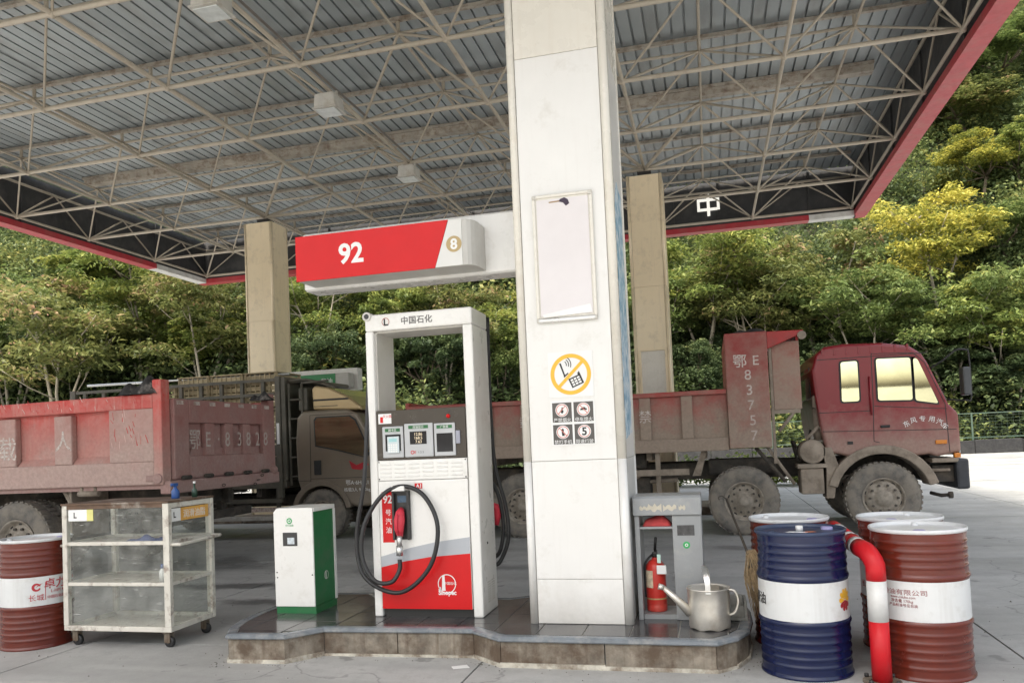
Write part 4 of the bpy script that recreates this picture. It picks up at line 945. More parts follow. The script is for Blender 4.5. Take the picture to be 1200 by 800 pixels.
# watering can
M_GALV = mat('galvanised', (.66, .63, .57), .33, metal=.65, var=.18, vs=7, dirt=(.42, .35, .26), da=.5, ds=6, dth=.56, bump=.12, bs=12)
wc = thing('watering_can', 'dented galvanised watering can at the right end of the island', 'watering can', (-.065, 5.3, .2)); wcx, wcy = -.065, 5.315
prof = [(.128, .206), (.133, .215), (.131, .30), (.134, .38), (.135, .45), (.139, .455), (.139, .462), (.133, .462), (.129, .45), (.126, .30), (.124, .215), (.001, .214)]
b_ = MB().lathe(prof, (wcx, wcy, 0), 'z', 40)
b_.v = [(x+.0012*math.sin(9*math.atan2(y-wcy, x-wcx))*(z > .21), y, z+(.005*math.sin(7*math.atan2(y-wcy, x-wcx)) if z < .208 else 0)) for x, y, z in b_.v]; b_.build('body', M_GALV, wc)
MB().prism([(wcx-.13+.0, wcy), (wcx-.115, wcy-.06), (wcx-.07, wcy-.105), (wcx, wcy-.125), (wcx+.07, wcy-.105), (wcx+.07, wcy+.1), (wcx, wcy+.125), (wcx-.09, wcy+.09)], 'z', .452, .457).build('half_lid', M_GALV, wc)
MB().tube([(wcx-.12, wcy-.03, .30), (wcx-.20, wcy-.045, .385), (wcx-.29, wcy-.06, .475)], .02, 12, radii=[.034, .023, .014]).tube([(wcx-.285, wcy-.06, .468), (wcx-.315, wcy-.065, .478)], .016, 12, radii=[.018, .02]).build('spout', M_GALV, wc)
hb = spline([(wcx+.0, wcy-.136, .44), (wcx-.005, wcy-.12, .53), (wcx-.02, wcy-.06, .59), (wcx-.02, wcy+.05, .59), (wcx-.005, wcy+.12, .53), (wcx, wcy+.134, .44)])
vs = [];
for p in hb: vs += [(p.x-.016, p.y, p.z), (p.x+.016, p.y, p.z), (p.x+.016, p.y*.97+wcy*.03, p.z-.006), (p.x-.016, p.y*.97+wcy*.03, p.z-.006)]
m_ = len(hb); MB().add(vs, [(4*i+k, 4*i+(k+1) % 4, 4*(i+1)+(k+1) % 4, 4*(i+1)+k) for i in range(m_-1) for k in range(4)]).build('handle', M_ALU, wc)
MB().tube(spline([(wcx+.12, wcy-.02, .45), (wcx+.165, wcy-.025, .44), (wcx+.185, wcy-.03, .38), (wcx+.165, wcy-.03, .31), (wcx+.125, wcy-.02, .285)]), .009, 8).build('back_handle', M_GALV, wc)
# dustpan / stone trough
M_STN = mat('cement_grey', (.26, .26, .24), .85, var=.2, dirt=(.12, .11, .09), da=.6, ds=8, bump=.3)
tr_ = thing('dustpan', 'grey open dustpan tray behind the watering can', 'dustpan', (.09, 5.62, .2))
bx('tray', M_STN, tr_, .0, .18, 5.5, 5.74, .204, .225); bx('side_wall', M_STN, tr_, .0, .02, 5.5, 5.74, .2255, .33, .004); bx('side_wall', M_STN, tr_, .16, .18, 5.5, 5.74, .2255, .33, .004)
bx('back_wall', M_STN, tr_, .021, .159, 5.715, 5.74, .2255, .335, .004); bx('lip', M_STN, tr_, .021, .159, 5.5, 5.515, .2255, .30, .004)
# broom
M_STRAW = mat('broom_straw', (.30, .215, .12), .9, var=.35, vs=30); M_WOOD = mat('dark_wood', (.05, .04, .03), .7, var=.3)
br = thing('straw_broom', 'worn straw broom leaning between the island and the brown drum', 'broom', (.3, 5.55, 0))
h0, h1 = Vector((.235, 5.62, .62)), Vector((.09, 5.95, .98))
MB().tube([(.30, 5.47, .012), (.235, 5.48, .55), tuple(h1)], .009, 6).build('handle', M_WOOD, br)
MB().tube(spline([tuple(h1), (.06, 5.97, 1.0), (.035, 5.97, .99), (.04, 5.96, .975)]), .004, 5).build('hanging_loop', M_WOOD, br)
sb = MB()
for k in range(230):
    a = random.uniform(0, 6.28); r0 = random.uniform(0, .035); r1 = random.uniform(.02, .13)
    s = Vector((.225, 5.48, .60+random.uniform(-.06, .08)))+Vector((math.cos(a)*r0, math.sin(a)*r0*.5, 0))
    e = Vector((.33, 5.47, .26+random.uniform(-.05, .1)))+Vector((math.cos(a)*r1, math.sin(a)*r1*.6, 0))
    m1 = s.lerp(e, .45)+Vector((math.cos(a)*r1*.4+.01, math.sin(a)*.02, .02)); sb.tube([s, m1, e], .004, 4, radii=[.003, .003, .0015])
sb.build('bristles', M_STRAW, br)
MB().tube([(.215, 5.49, .66), (.235, 5.48, .56)], .03, 8, radii=[.018, .034]).build('binding', M_WOOD, br)

# ================================================================== oil drums
DR, DH = .264, .86
def drum(cx, cy, label, cm, band, lid, rot=0):
    t = thing('oil_drum', label, 'drum', (cx, cy, 0), 'steel oil drums'); c = (cx, cy, 0)
    q = random.Random(int(cx*100+cy*1000)); dn = [(q.uniform(0, 6.28), q.choice((q.uniform(.08, .28), q.uniform(.62, .8))), q.uniform(.05, .11), q.uniform(.003, .008)) for _ in range(9)]
    def dent(mb):
        o_ = []
        for x, y, z in mb.v:
            a = math.atan2(y-cy, x-cx); r = math.hypot(x-cx, y-cy)
            for a0, z0, s, dp in dn:
                da_ = (a-a0+math.pi) % (2*math.pi)-math.pi; r -= dp*math.exp(-((da_*DR)**2+(z-z0)**2)/s**2) if r > DR-.02 else 0
            o_.append((cx+r*math.cos(a), cy+r*math.sin(a), z))
        mb.v = o_; return mb
    def shell(za, zb, beads, top):
        P = [(DR-.004, za)]
        for zc in beads:
            for k in range(-4, 5): P.append((DR-.0045+.0022*math.cos(k/4*math.pi), zc+k*.0042))
        P.append((DR-.004, zb)); return sorted(P, key=lambda p: p[1])
    hoop = lambda z: [(DR-.004, z-.018), (DR+.001, z-.01), (DR+.004, z), (DR+.001, z+.01), (DR-.004, z+.018)]
    lo = [(DR-.03, .004), (DR, .0), (DR+.003, .006), (DR+.003, .016), (DR-.004, .022)]+shell(.03, .30, [.075+.047*k for k in range(5)], 0)+hoop(.322)
    mid = [(DR-.004, .3401), (DR-.004, .565)]
    hi = [(DR-.004, .5651)]+hoop(.585)+shell(.605, .835, [.645+.045*k for k in range(4)], 1)
    dent(MB().lathe(lo, c, 'z', 56)).build('lower_shell', cm, t); MB().lathe(mid, c, 'z', 56).build('label_band', band, t); dent(MB().lathe(hi, c, 'z', 56)).build('upper_shell', cm, t)
    MB().lathe([(DR-.004, .8351), (DR+.003, .842), (DR+.004, .855), (DR, .86), (DR-.006, .858), (DR-.008, .845), (DR-.010, .838)], c, 'z', 56).build('rim', lid if lid is not cm else cm, t)
    MB().lathe([(DR-.0095, .84), (DR-.02, .838), (.001, .842)], c, 'z', 56).build('lid', lid, t)
    for (r, a, s) in ((.19, 1.1+rot, .035), (.19, 1.1+rot+math.pi, .02)):
        p = (cx+r*math.sin(a), cy+r*math.cos(a)); MB().lathe([(s, .838), (s, .852), (s*.8, .856), (.001, .856)], (p[0], p[1], 0), 'z', 16).build('bung', M_BUNG if s > .03 else lid, t)
    return t
M_DRED = mat('drum_oxide_red', (.12, .019, .010), .24, var=.1, vs=4, dirt=(.085, .02, .016), da=.5, ds=5, spec=.5)
M_DBLU = mat('drum_blue', (.003, .008, .045), .22, var=.12, vs=4, dirt=(.008, .014, .045), da=.4, ds=6, spec=.5)
M_DWHT = mat('drum_band_white', (.62, .63, .63), .33, var=.04, vs=4, dirt=(.4, .38, .35), da=.5, ds=6, dth=.6, streak=.2)
M_DLID = mat('drum_lid_white', (.64, .65, .66), .35, var=.06, vs=6, dirt=(.45, .45, .45), da=.4, ds=7); M_BUNG = mat('bung_violet', (.32, .30, .52), .4)
M_DBL = mat('drum_lid_blue', (.03, .045, .095), .35, var=.2, vs=9)
M_PRT = mat('print_red', (.42, .025, .035), .5, var=.1); M_PDR = mat('print_dark_red', (.33, .13, .13), .5)
dl = drum(-5.37, 5.27, 'brown-red drum with white lettered band at the left edge of the picture', M_DRED, M_DWHT, M_DLID)
dbb = drum(.50, 5.12, 'dark blue drum with white band and flower emblem in front', M_DBLU, M_DWHT, M_DBL)
drr = drum(1.168, 5.16, 'large brown-red drum with blank white band behind the bent red pipe', M_DRED, M_DWHT, M_DLID, 2.2)
drl = drum(.50, 5.82, 'brown-red drum with white lid half hidden behind the blue drum', M_DRED, M_DWHT, M_DLID, 1.2)
drb = drum(1.20, 5.76, 'brown-red drum hidden behind the front right drum and bent pipe', M_DRED, M_DWHT, M_DLID, 2.5)
# lettering: left drum
cL = (-5.37, 5.27); rD = DR-.004
sw = MB(); arc = [R(a) for a in range(20, 341, 16)]
sw.prism([(.032*math.cos(a), .032*math.sin(a)) for a in arc]+[(.017*math.cos(a)+.004, .017*math.sin(a)) for a in arc[::-1]], 'z', 0, .0008); sw.prism([(-.005, -.004), (.045, .028), (.016, .022)], 'z', 0, .0008)
fa = 0.78     # direction towards the camera from the left drum
o = sw.build('emblem', M_PRT, dl, origin=None); l0 = loc_of(dl)
for v in o.data.vertices: v.co = v.co+l0
wrap_mesh(o.data, dl, cL, rD, fa+.0, .485)
text_wrap('长城', .055, M_PRT, dl, cL, rD, fa+.0, .405); text_wrap('|', .15, M_PRT, dl, cL, rD, fa+.24, .45, aspect=.4)
text_wrap('卓力', .085, M_PRT, dl, cL, rD, fa+.52, .505, off=.001); text_wrap('L-HM 46', .034, M_PRT, dl, cL, rD, fa+.62, .445); text_wrap('抗磨液压油', .032, M_PRT, dl, cL, rD, fa+1.05, .525); text_wrap('中国石化润滑油', .028, M_PRT, dl, cL, rD, fa+.66, .40)
text_wrap('HYDRAULIC OIL', .02, M_PRT, dl, cL, rD, fa+1.05, .49)
# blue drum emblem: petals in yellow and red
cB = (.50, 5.12); ang = .98
M_PY = mat('petal_yellow', (.75, .40, .02), .4); M_PO = mat('petal_red', (.32, .01, .02), .4)
for k in range(10):
    a0 = math.pi*k/5; q = MB(); w_ = .29
    P = [(0.004*math.cos(a0), .004*math.sin(a0)), (.045*math.cos(a0-w_), .045*math.sin(a0-w_)), (.058*math.cos(a0-w_*.6), .058*math.sin(a0-w_*.6)), (.062*math.cos(a0), .062*math.sin(a0)), (.058*math.cos(a0+w_*.6), .058*math.sin(a0+w_*.6)), (.045*math.cos(a0+w_), .045*math.sin(a0+w_))]
    q.prism([(x*.95, y*1.1) for x, y in P], 'z', 0, .0008); o = q.build('emblem_petal', M_PY if math.sin(a0) > -.1 else M_PO, dbb)
    for v in o.data.vertices: v.co = v.co+loc_of(dbb)
    wrap_mesh(o.data, dbb, cB, rD, ang, .455)
text_wrap('昆仑润滑油', .075, M_BLK, dbb, cB, rD, -1.75, .455, off=.001)
p = MB().prism([(.41, 5.04), (.53, 5.01), (.55, 5.05), (.44, 5.09)], 'z', .8425, .8435).build('lid_label', M_STK, dbb); MB().prism([(.52, 5.02), (.59, 5.04), (.57, 5.07), (.53, 5.06)], 'z', .8437, .8445).build('lid_label', mat('label_orange', (.6, .2, .1), .5), dbb)
MB().cyl((.5, 5.12, .842), (.5, 5.12, .873), .022, 14).build('bung', M_STK, dbb)
# right drum print
cR = (1.168, 5.16)
text_wrap('润滑油有限公司', .034, M_PDR, drr, cR, rD, -.66, .505, aspect=1.25); text_wrap('www.cnlube.com', .02, M_PDR, drr, cR, rD, -.60, .477); text_wrap('净含量 170kg', .022, M_PDR, drr, cR, rD, -.62, .453); text_wrap('产品标准号见包装', .02, M_PDR, drr, cR, rD, -.60, .43)
for (dd, cc) in ((drl, (.50, 5.82)), (drb, (1.20, 5.76))):
    text_wrap('卓力', .08, M_PRT, dd, cc, rD, -.9, .50); text_wrap('长城', .05, M_PRT, dd, cc, rD, -1.25, .42); text_wrap('L-HM 46', .03, M_PRT, dd, cc, rD, -.9, .42)
# bent crash pipe
M_BRED = mat('barrier_red', (.50, .008, .014), .45, var=.06, dirt=(.35, .05, .05), da=.3, spec=.35); M_BWHT = mat('barrier_white', (.62, .62, .61), .4, var=.05, dirt=(.4, .38, .35), da=.35)
cp = thing('crash_pipe', 'red and white bent steel guard pipe between the blue and brown drums', 'guard pipe', (.885, 4.95, 0))
bx_, by_ = .88, 4.90; rp = .054
MB().cyl((bx_, by_, .0), (bx_, by_, .35), rp, 24).build('red_band', M_BRED, cp); MB().cyl((bx_, by_, .3501), (bx_, by_, .58), rp+.0006, 24).build('white_band', M_BWHT, cp)
el = [(bx_, by_, .5801), (bx_, by_, .64)]+[(bx_-.008*k, by_+.10-.10*math.cos(R(a)), .64+.10*math.sin(R(a))) for k, a in enumerate((15, 30, 45, 60, 75, 90))]+[(bx_-.048, by_+.2, .74)]
MB().tube(el, rp, 24).build('elbow', M_BRED, cp)
ya = by_+.2001
segs = [(.0, .10, M_BWHT), (.1001, .26, M_BRED), (.2601, .36, M_BWHT), (.3601, .62, M_BRED), (.6201, .8, M_BWHT), (.8001, 1.0, M_BRED)]
for a, b, m in segs: MB().cyl((bx_-.048-a*.0, ya+a, .74), (bx_-.048-b*.0, ya+b, .74), rp+(.0006 if m is M_BWHT else 0), 24).build('white_band' if m is M_BWHT else 'red_band', m, cp)
q = (bx_-.048, ya+1.0)
MB().tube([(q[0], q[1]+.0002, .74), (q[0], q[1]+.07, .72), (q[0], q[1]+.12, .67), (q[0], q[1]+.14, .60), (q[0], q[1]+.14, 0)], rp, 20).build('rear_leg', M_BRED, cp)
MB().lathe([(rp+.05, 0), (rp+.05, .012), (rp+.003, .014), (rp+.003, 0)], (bx_, by_, 0), 'z', 24, smooth=False).build('base_flange', M_KS, cp)
for k in range(4): MB().cyl((bx_+.1*math.cos(R(45+90*k)), by_+.1*math.sin(R(45+90*k)), .012), (bx_+.1*math.cos(R(45+90*k)), by_+.1*math.sin(R(45+90*k)), .032), .012, 6).build('bolt', M_DKM, cp)

# ================================================================== display trolley
M_TRO = mat('trolley_paint', (.60, .575, .51), .5, var=.1, vs=5, dirt=(.12, .055, .03), da=.85, ds=11, dth=.6)
M_TRUST = mat('trolley_rust', (.12, .075, .05), .8, var=.35, vs=7, dirt=(.45, .42, .37), da=.8, ds=6, dth=.62)
def pane_mat():
    m = bpy.data.materials.new('scratched_acrylic'); m.use_nodes = True; t = m.node_tree; N = t.nodes; L_ = t.links
    b = N['Principled BSDF']; b.inputs['Base Color'].default_value = (.66, .66, .63, 1); b.inputs['Roughness'].default_value = .12
    tr = N.new('ShaderNodeBsdfTransparent'); tr.inputs[0].default_value = (.95, .96, .95, 1); mx = N.new('ShaderNodeMixShader')
    tc = N.new('ShaderNodeTexCoord'); n1 = N.new('ShaderNodeTexNoise'); n1.inputs['Scale'].default_value = 5; n1.inputs['Detail'].default_value = 9; n1.inputs['Roughness'].default_value = .7
    mp = N.new('ShaderNodeMapping'); mp.inputs['Rotation'].default_value = (0, .7, .3); mp.inputs['Scale'].default_value = (2, 2, 26)
    n2 = N.new('ShaderNodeTexNoise'); n2.inputs['Scale'].default_value = 4; n2.inputs['Detail'].default_value = 5
    L_.new(tc.outputs['Object'], n1.inputs[0]); L_.new(tc.outputs['Object'], mp.inputs[0]); L_.new(mp.outputs[0], n2.inputs[0])
    r1 = N.new('ShaderNodeMapRange'); r1.inputs[1].default_value = .42; r1.inputs[2].default_value = .75; r1.inputs[3].default_value = .045; r1.inputs[4].default_value = .17; L_.new(n1.outputs['Fac'], r1.inputs[0])
    r2 = N.new('ShaderNodeMapRange'); r2.inputs[1].default_value = .66; r2.inputs[2].default_value = .72; r2.inputs[3].default_value = 0; r2.inputs[4].default_value = .35; L_.new(n2.outputs['Fac'], r2.inputs[0])
    a = N.new('ShaderNodeMath'); a.operation = 'ADD'; a.use_clamp = True; L_.new(r1.outputs[0], a.inputs[0]); L_.new(r2.outputs[0], a.inputs[1])
    L_.new(a.outputs[0], mx.inputs[0]); L_.new(tr.outputs[0], mx.inputs[1]); L_.new(b.outputs[0], mx.inputs[2]); L_.new(mx.outputs[0], N['Material Output'].inputs[0]); return m
M_PANE = pane_mat()
tx0, tx1, ty0, ty1, tz0, tz1 = -5.045, -4.058, 5.2, 5.765, .125, 1.108
tl = thing('display_trolley', 'rusty white steel trolley with scratched clear panels on casters', 'trolley', ((tx0+tx1)/2, (ty0+ty1)/2, 0))
for (x, wx) in ((tx0, .045), (tx1-.055, .055)):
    for (y, wy) in ((ty0, .04), (ty1-.04, .04)): bx('corner_post', M_TRO, tl, x, x+wx, y, y+wy, tz0+.04, tz1, .004)
for (z, h_) in ((tz0, .04), (.79, .03), (.475, .028)):
    bx('side_rail', M_TRO, tl, tx0+(.0 if z == tz0 else .0455), tx1-(.0 if z == tz0 else .0555), ty0+.002, ty0+.036, z, z+h_-.0003, .004)
    bx('side_rail', M_TRO, tl, tx0+(.0 if z == tz0 else .0455), tx1-(.0 if z == tz0 else .0555), ty1-.036, ty1-.002, z, z+h_-.0003, .004)
    bx('end_rail', M_TRO, tl, tx1-.042, tx1-.004, ty0+.0405, ty1-.0405, z, z+h_-.0003, .004); bx('end_rail', M_TRO, tl, tx0+.004, tx0+.036, ty0+.0405, ty1-.0405, z, z+h_-.0003, .004)
    bx('shelf', M_TRO, tl, tx0+.037, tx1-.043, ty0+.037, ty1-.037, z+.004, z+.012)
bx('end_rail', M_TRO, tl, tx1-.042, tx1-.004, ty0+.0405, ty1-.0405, tz1-.04, tz1-.0005, .004)
bx('top', M_TRUST, tl, tx0-.006, tx1+.002, ty0-.006, ty1+.006, tz1+.0005, tz1+.016, .003); bx('top_edge', M_TRUST, tl, tx0+.0455, tx1-.0555, ty0+.004, ty0+.03, tz1-.03, tz1-.0005)
bx('pane', M_PANE, tl, tx0+.046, tx1-.056, ty0+.012, ty0+.016, tz0+.041, tz1-.031); bx('pane', M_PANE, tl, tx0+.046, tx1-.056, ty1-.016, ty1-.012, tz0+.041, tz1-.002)
bx('pane', M_PANE, tl, tx1-.026, tx1-.022, ty0+.042, ty1-.042, tz0+.041, tz1-.041); bx('pane', M_PANE, tl, tx0+.014, tx0+.018, ty0+.042, ty1-.042, tz0+.041, tz1-.002)
def sticker(nm, x0, x1, y0, y1, z0, z1, m): return bx(nm, m, tl, x0, x1, y0, y1, z0, z1)
sticker('sticker', tx0+.055, tx0+.23, ty0+.010, ty0+.0115, .985, 1.075, M_STK); sticker('sticker', tx0+.231, tx0+.29, ty0+.010, ty0+.0115, .985, 1.075, mat('sticker_yellow', (.65, .62, .22), .4))
text('L', .06, M_BLK, tl, (tx0+.12, ty0+.0095, 1.03), ext=.0004, off=.002)
sticker('sticker', tx1-.0215, tx1-.0195, ty0+.045, ty0+.17, .96, 1.06, M_STK); sticker('sticker', tx1-.0215, tx1-.0195, ty0+.171, ty1-.045, .96, 1.06, mat('sticker_orange', (.68, .36, .08), .4, var=.3, vs=5))
text('L', .06, M_BLK, tl, (tx1-.019, ty0+.1, 1.01), ext=.0004, off=.002, rot=(90, 0, 90)); text('润滑油脂', .07, M_STK, tl, (tx1-.019, ty0+.34, 1.01), ext=.0004, rot=(90, 0, 90))
MB().tube(spline([(tx1-.002, ty0+.03, .79), (tx1+.06, ty0+.035, .79), (tx1+.075, ty0+.07, .79), (tx1+.075, ty1-.07, .80), (tx1+.06, ty1-.035, .80), (tx1-.002, ty1-.03, .80)]), .014, 8).build('push_handle', M_TRO, tl)
MB().cyl((tx0-.03, ty0+.02, .79), (tx0, ty0+.02, .79), .012, 8).build('peg', M_TRO, tl)
bx('white_strip', M_STK, tl, tx1-.2, tx1-.185, ty0+.25, ty0+.256, tz0+.04, .38)
for (x, y) in ((tx0+.07, ty0+.06), (tx1-.07, ty0+.06), (tx1-.07, ty1-.06), (tx0+.07, ty1-.06)):
    c = empty('caster', tl, (x, y, .06)); MB().lathe([(.012, -.014), (.036, -.016), (.042, -.011), (.042, .011), (.036, .016), (.012, .014)], (x+.012, y, .042), 'y', 16).build('caster_wheel', M_RUB, c)
    MB().box(x-.02, x+.028, y-.026, y-.018, .04, .105).box(x-.02, x+.028, y+.018, y+.026, .04, .105).box(x-.03, x+.03, y-.028, y+.028, .1052, .1245).cyl((x+.012, y-.03, .042), (x+.012, y+.03, .042), .008, 8).build('caster_fork', M_KS, c)
# bottles on the trolley
M_BB = mat('bottle_blue', (.02, .08, .28), .3); M_GB = mat('bottle_green', (.025, .06, .04), .3)
b1 = thing('spray_bottle', 'small blue bottle standing on the trolley top', 'bottle', (-4.22, 5.5, tz1+.016)); zc = tz1+.016
MB().lathe([(.001, 0), (.03, 0), (.032, .01), (.032, .06), (.014, .085), (.012, .10)], (-4.22, 5.5, zc), 'z', 16).build('body', M_BB, b1)
MB().box(-4.235, -4.205, 5.46, 5.52, zc+.10, zc+.125).cyl((-4.22, 5.45, zc+.112), (-4.22, 5.47, zc+.112), .01, 8).build('spray_head', M_BB, b1, .004)
b2 = thing('spray_bottle', 'slim dark green bottle at the back of the trolley top', 'bottle', (-4.13, 5.62, zc))
MB().lathe([(.001, 0), (.022, 0), (.022, .06), (.008, .075), (.008, .11), (.001, .112)], (-4.13, 5.62, zc), 'z', 14).build('body', M_GB, b2); MB().cyl((-4.13, 5.62, zc+.1122), (-4.13, 5.62, zc+.13), .011, 10).build('cap', M_STK, b2)
# things lying inside the trolley
M_CLB = mat('rag_blue', (.04, .07, .22), .8, var=.4, vs=12)
rg = MB(); vs = []
for i in range(15):
    for j in range(7):
        u, v = i/14, j/6; vs.append((-4.55+u*.3, 5.3+v*.16, .8035+.035*(math.sin(math.pi*u)*math.sin(math.pi*v))**.5*(1+.5*math.sin(u*11+v*5))))
tag(rg.add(vs, [(i*7+j, (i+1)*7+j, (i+1)*7+j+1, i*7+j+1) for i in range(14) for j in range(6)], True).build('rag', M_CLB, origin=(-4.4, 5.38, .8035)), 'crumpled dark blue rag on the upper trolley shelf', 'rag')
sb2 = thing('small_bottle', 'little blue-capped bottle on the middle trolley shelf', 'bottle', (-4.2, 5.3, .4875)); MB().lathe([(.001, 0), (.025, 0), (.025, .09), (.01, .11)], (-4.2, 5.3, .4875), 'z', 14).build('body', M_STK, sb2); MB().cyl((-4.2, 5.3, .598), (-4.2, 5.3, .63), .014, 10).build('cap', M_BB, sb2)
# scrap of white tape on the ground
tag(MB().prism([(-1.70, 4.90), (-1.60, 4.94), (-1.64, 5.0), (-1.73, 4.95)], 'z', .004, .006).build('paper_scrap', M_STK, origin=(-1.67, 4.94, .004)), 'small white scrap of paper on the ground before the island', 'paper')

# ================================================================== trucks
M_TYRE = mat('tyre_rubber', (.12, .113, .104), .85, var=.2, vs=9, dirt=(.25, .22, .18), da=.75, ds=5, dth=.46, bump=.3, bs=40)
M_RIM = mat('rim_muddy', (.30, .265, .22), .75, var=.25, vs=12, dirt=(.10, .075, .05), da=.6, ds=9)
M_CHAS = mat('chassis_dirt', (.045, .04, .034), .85, var=.35, vs=5, dirt=(.16, .13, .10), da=.6, ds=4)
M_MUDP = mat('mud_coat', (.27, .225, .18), .85, var=.2, vs=5, dirt=(.11, .085, .06), da=.6, ds=6)
M_GLD = mat('window_film_gold', (.74, .72, .46), .06, metal=1, var=.2, vs=1.5, bump=.03, bs=3)
M_GLK = mat('window_dark', (.03, .03, .028), .06, var=.2); M_GASK = mat('rubber_gasket', (.02, .02, .02), .6)
M_AMB = mat('lamp_amber', (.6, .2, .02), .25); M_WPRT = mat('painted_white', (.62, .58, .54), .7, var=.25, vs=20, dirt=(.3, .16, .13), da=.7, ds=25, dth=.5)
M_WFAD = mat('painted_white_faded', (.52, .45, .41), .8, var=.25, vs=20, dirt=(.30, .20, .17), da=.9, ds=18, dth=.53)
def wheel(parent, x, y, z, r, front=False, w_=.27):
    """y is the plane of the outer side wall, facing the camera"""
    c = empty('wheel', parent, (x, y+w_/2, z)); ri = r*.55
    P = [(ri, -.012), (ri+.02, .0), (r*.78, .008), (r*.92, .002), (r*.975, -.02), (r, -.05), (r, -w_+.05), (r*.975, -w_+.02), (r*.9, -w_), (ri, -w_+.01)]
    t = MB().lathe(P, (x, y, z), 'y', 48)
    for k in range(40):
        a = 2*math.pi*k/40
        for (ya, yb, off) in ((.012, .11, 0), (.16, .26, .5)):
            b = a+off*2*math.pi/40; da = .045; R0, R1 = r-.012, r+.006
            vs = [(x+rr*math.cos(b+s*da), yy, z+rr*math.sin(b+s*da)) for yy in (y+ya, y+yb) for rr in (R0, R1) for s in (-1, 1)]
            t.add(vs, [(0,1,3,2),(4,6,7,5),(2,3,7,6),(0,4,5,1),(0,2,6,4),(1,5,7,3)])
    t.build('tyre', M_TYRE, c)
    rim = MB()
    if front: rim.lathe([(ri+.006, .004), (ri-.012, .006), (ri-.02, -.04), (ri*.86, -.05), (ri*.8, -.01), (ri*.55, .0), (ri*.42, .004), (ri*.38, .03), (ri*.12, .04), (.001, .04)], (x, y, z), 'y', 40)
    else: rim.lathe([(ri+.006, .004), (ri-.012, .006), (ri-.025, -.05), (ri*.8, -.075), (ri*.74, -.05), (ri*.5, -.055), (ri*.46, -.03), (ri*.3, -.02), (ri*.28, .02), (.05, .03), (.001, .03)], (x, y, z), 'y', 40)
    rim.build('rim', M_RIM, c)
    nuts = MB(); n = 10
    for k in range(n):
        a = 2*math.pi*k/n; rr = ri*(.66 if front else .62); h = .0 if front else -.05
        nuts.cyl((x+rr*math.cos(a), y-h+.004, z+rr*math.sin(a)), (x+rr*math.cos(a), y-h-.03, z+rr*math.sin(a)), .017, 6)
    nuts.build('wheel_nuts', mat('nut_dark', (.07, .06, .05), .7), c)['kind'] = 'stuff'
    hol = MB()
    for k in range(n):
        a = 2*math.pi*(k+.5)/n; rr = ri*.84; h = -.046 if front else -.066
        hol.lathe([(.001, .001-0), (.026, 0)], (x+rr*math.cos(a), y-h-.002, z+rr*math.sin(a)), 'y', 10, smooth=False)
    hol.build('hand_holes', M_GASK, c)['kind'] = 'stuff'
    return c
def gasket(P, grow): 
    cx = sum(p[0] for p in P)/len(P); cz = sum(p[1] for p in P)/len(P)
    return [(p[0]+math.copysign(grow, p[0]-cx), p[1]+math.copysign(grow, p[1]-cz)) for p in P]
def rounded(P, r, n=4):
    o = []; m = len(P)
    for i in range(m):
        a, b, c = Vector(P[i-1]), Vector(P[i]), Vector(P[(i+1) % m]); u = (a-b).normalized(); v = (c-b).normalized()
        s, e = b+u*r, b+v*r
        for k in range(n+1):
            t = k/n; o.append(tuple(s*(1-t)**2+b*2*t*(1-t)+e*t*t))
    return o

# ---------------------------------------------------------------- red tipper facing right
M_TRED = mat('tipper_red', (.36, .022, .02), .45, var=.12, vs=4, dirt=(.16, .05, .04), da=.5, ds=5, mud=(MUD, 1.55, 2.3, 1.0))
M_TRIB = mat('tipper_rib_muddy', (.30, .10, .08), .7, var=.15, vs=4, dirt=(.32, .22, .17), da=.9, ds=3, dth=.45, mud=(MUD, 1.5, 2.6, 1.0))
M_CABR = mat('cab_red', (.21, .006, .014), .3, var=.06, vs=3, coat=.3, mud=(MUD, 1.15, 1.75, .7))
M_TSHD = mat('tipper_shield', (.27, .03, .026), .5, var=.12, vs=3, dirt=(.26, .10, .08), da=.6, ds=3, mud=(MUD, 1.3, 3.1, .95))
rt = thing('red_tipper_truck', 'red muddy tipper truck with lettered shield and cab facing right', 'truck', (0, 12.75, 0))
Y0, Y1 = 11.6, 13.9
# chassis
ch = MB(); ch.box(-4.4, 3.0, 12.25, 12.34, .78, 1.03).box(-4.4, 3.0, 13.16, 13.25, .78, 1.03)
for x in np.arange(-4.2, 3.0, .9): ch.box(x, x+.08, 12.34, 13.16, .82, .98)
ch.build('chassis', M_CHAS, rt)
for x in (-4.12, -2.82, .42, 2.245):
    wheel(rt, x, Y0 if x > 0 else Y0+.02, .487, .487, x > 2)
    MB().cyl((x, Y0+.1, .49), (x, Y1-.1, .49), .08, 12).build('axle', M_CHAS, rt)
    if x < 0: wheel(rt, x, Y0+.33, .487, .487)
    wheel(rt, x, Y1-.3, .487, .487)
# dump bed
bed = MB().box(-4.6, .26, Y0+.02, Y1-.02, 1.24, 1.33).build('bed_floor', M_TRED, rt)
sw_ = bx('bed_side', M_TRED, rt, -4.6, .255, Y0+.05, Y0+.075, 1.331, 2.02)
bx('top_rail', M_TRED, sw_, -4.62, .255, Y0-.01, Y0+.1, 2.021, 2.09, .012); bx('bottom_rail', M_TRIB, sw_, -4.62, .255, Y0-.005, Y0+.049, 1.215, 1.40, .01)
for x in (-.31, -.91, -1.51, -2.11, -2.71, -3.31, -3.91, -4.5): bx('rib', M_TRIB, sw_, x-.08, x+.08, Y0, Y0+.0495, 1.4005, 2.0205, .012)
bx('bed_side', M_TRED, rt, -4.6, .255, Y1-.075, Y1-.05, 1.331, 2.09); bx('tail_gate', M_TRED, rt, -4.66, -4.601, Y0+.02, Y1-.02, 1.24, 2.15, .01)
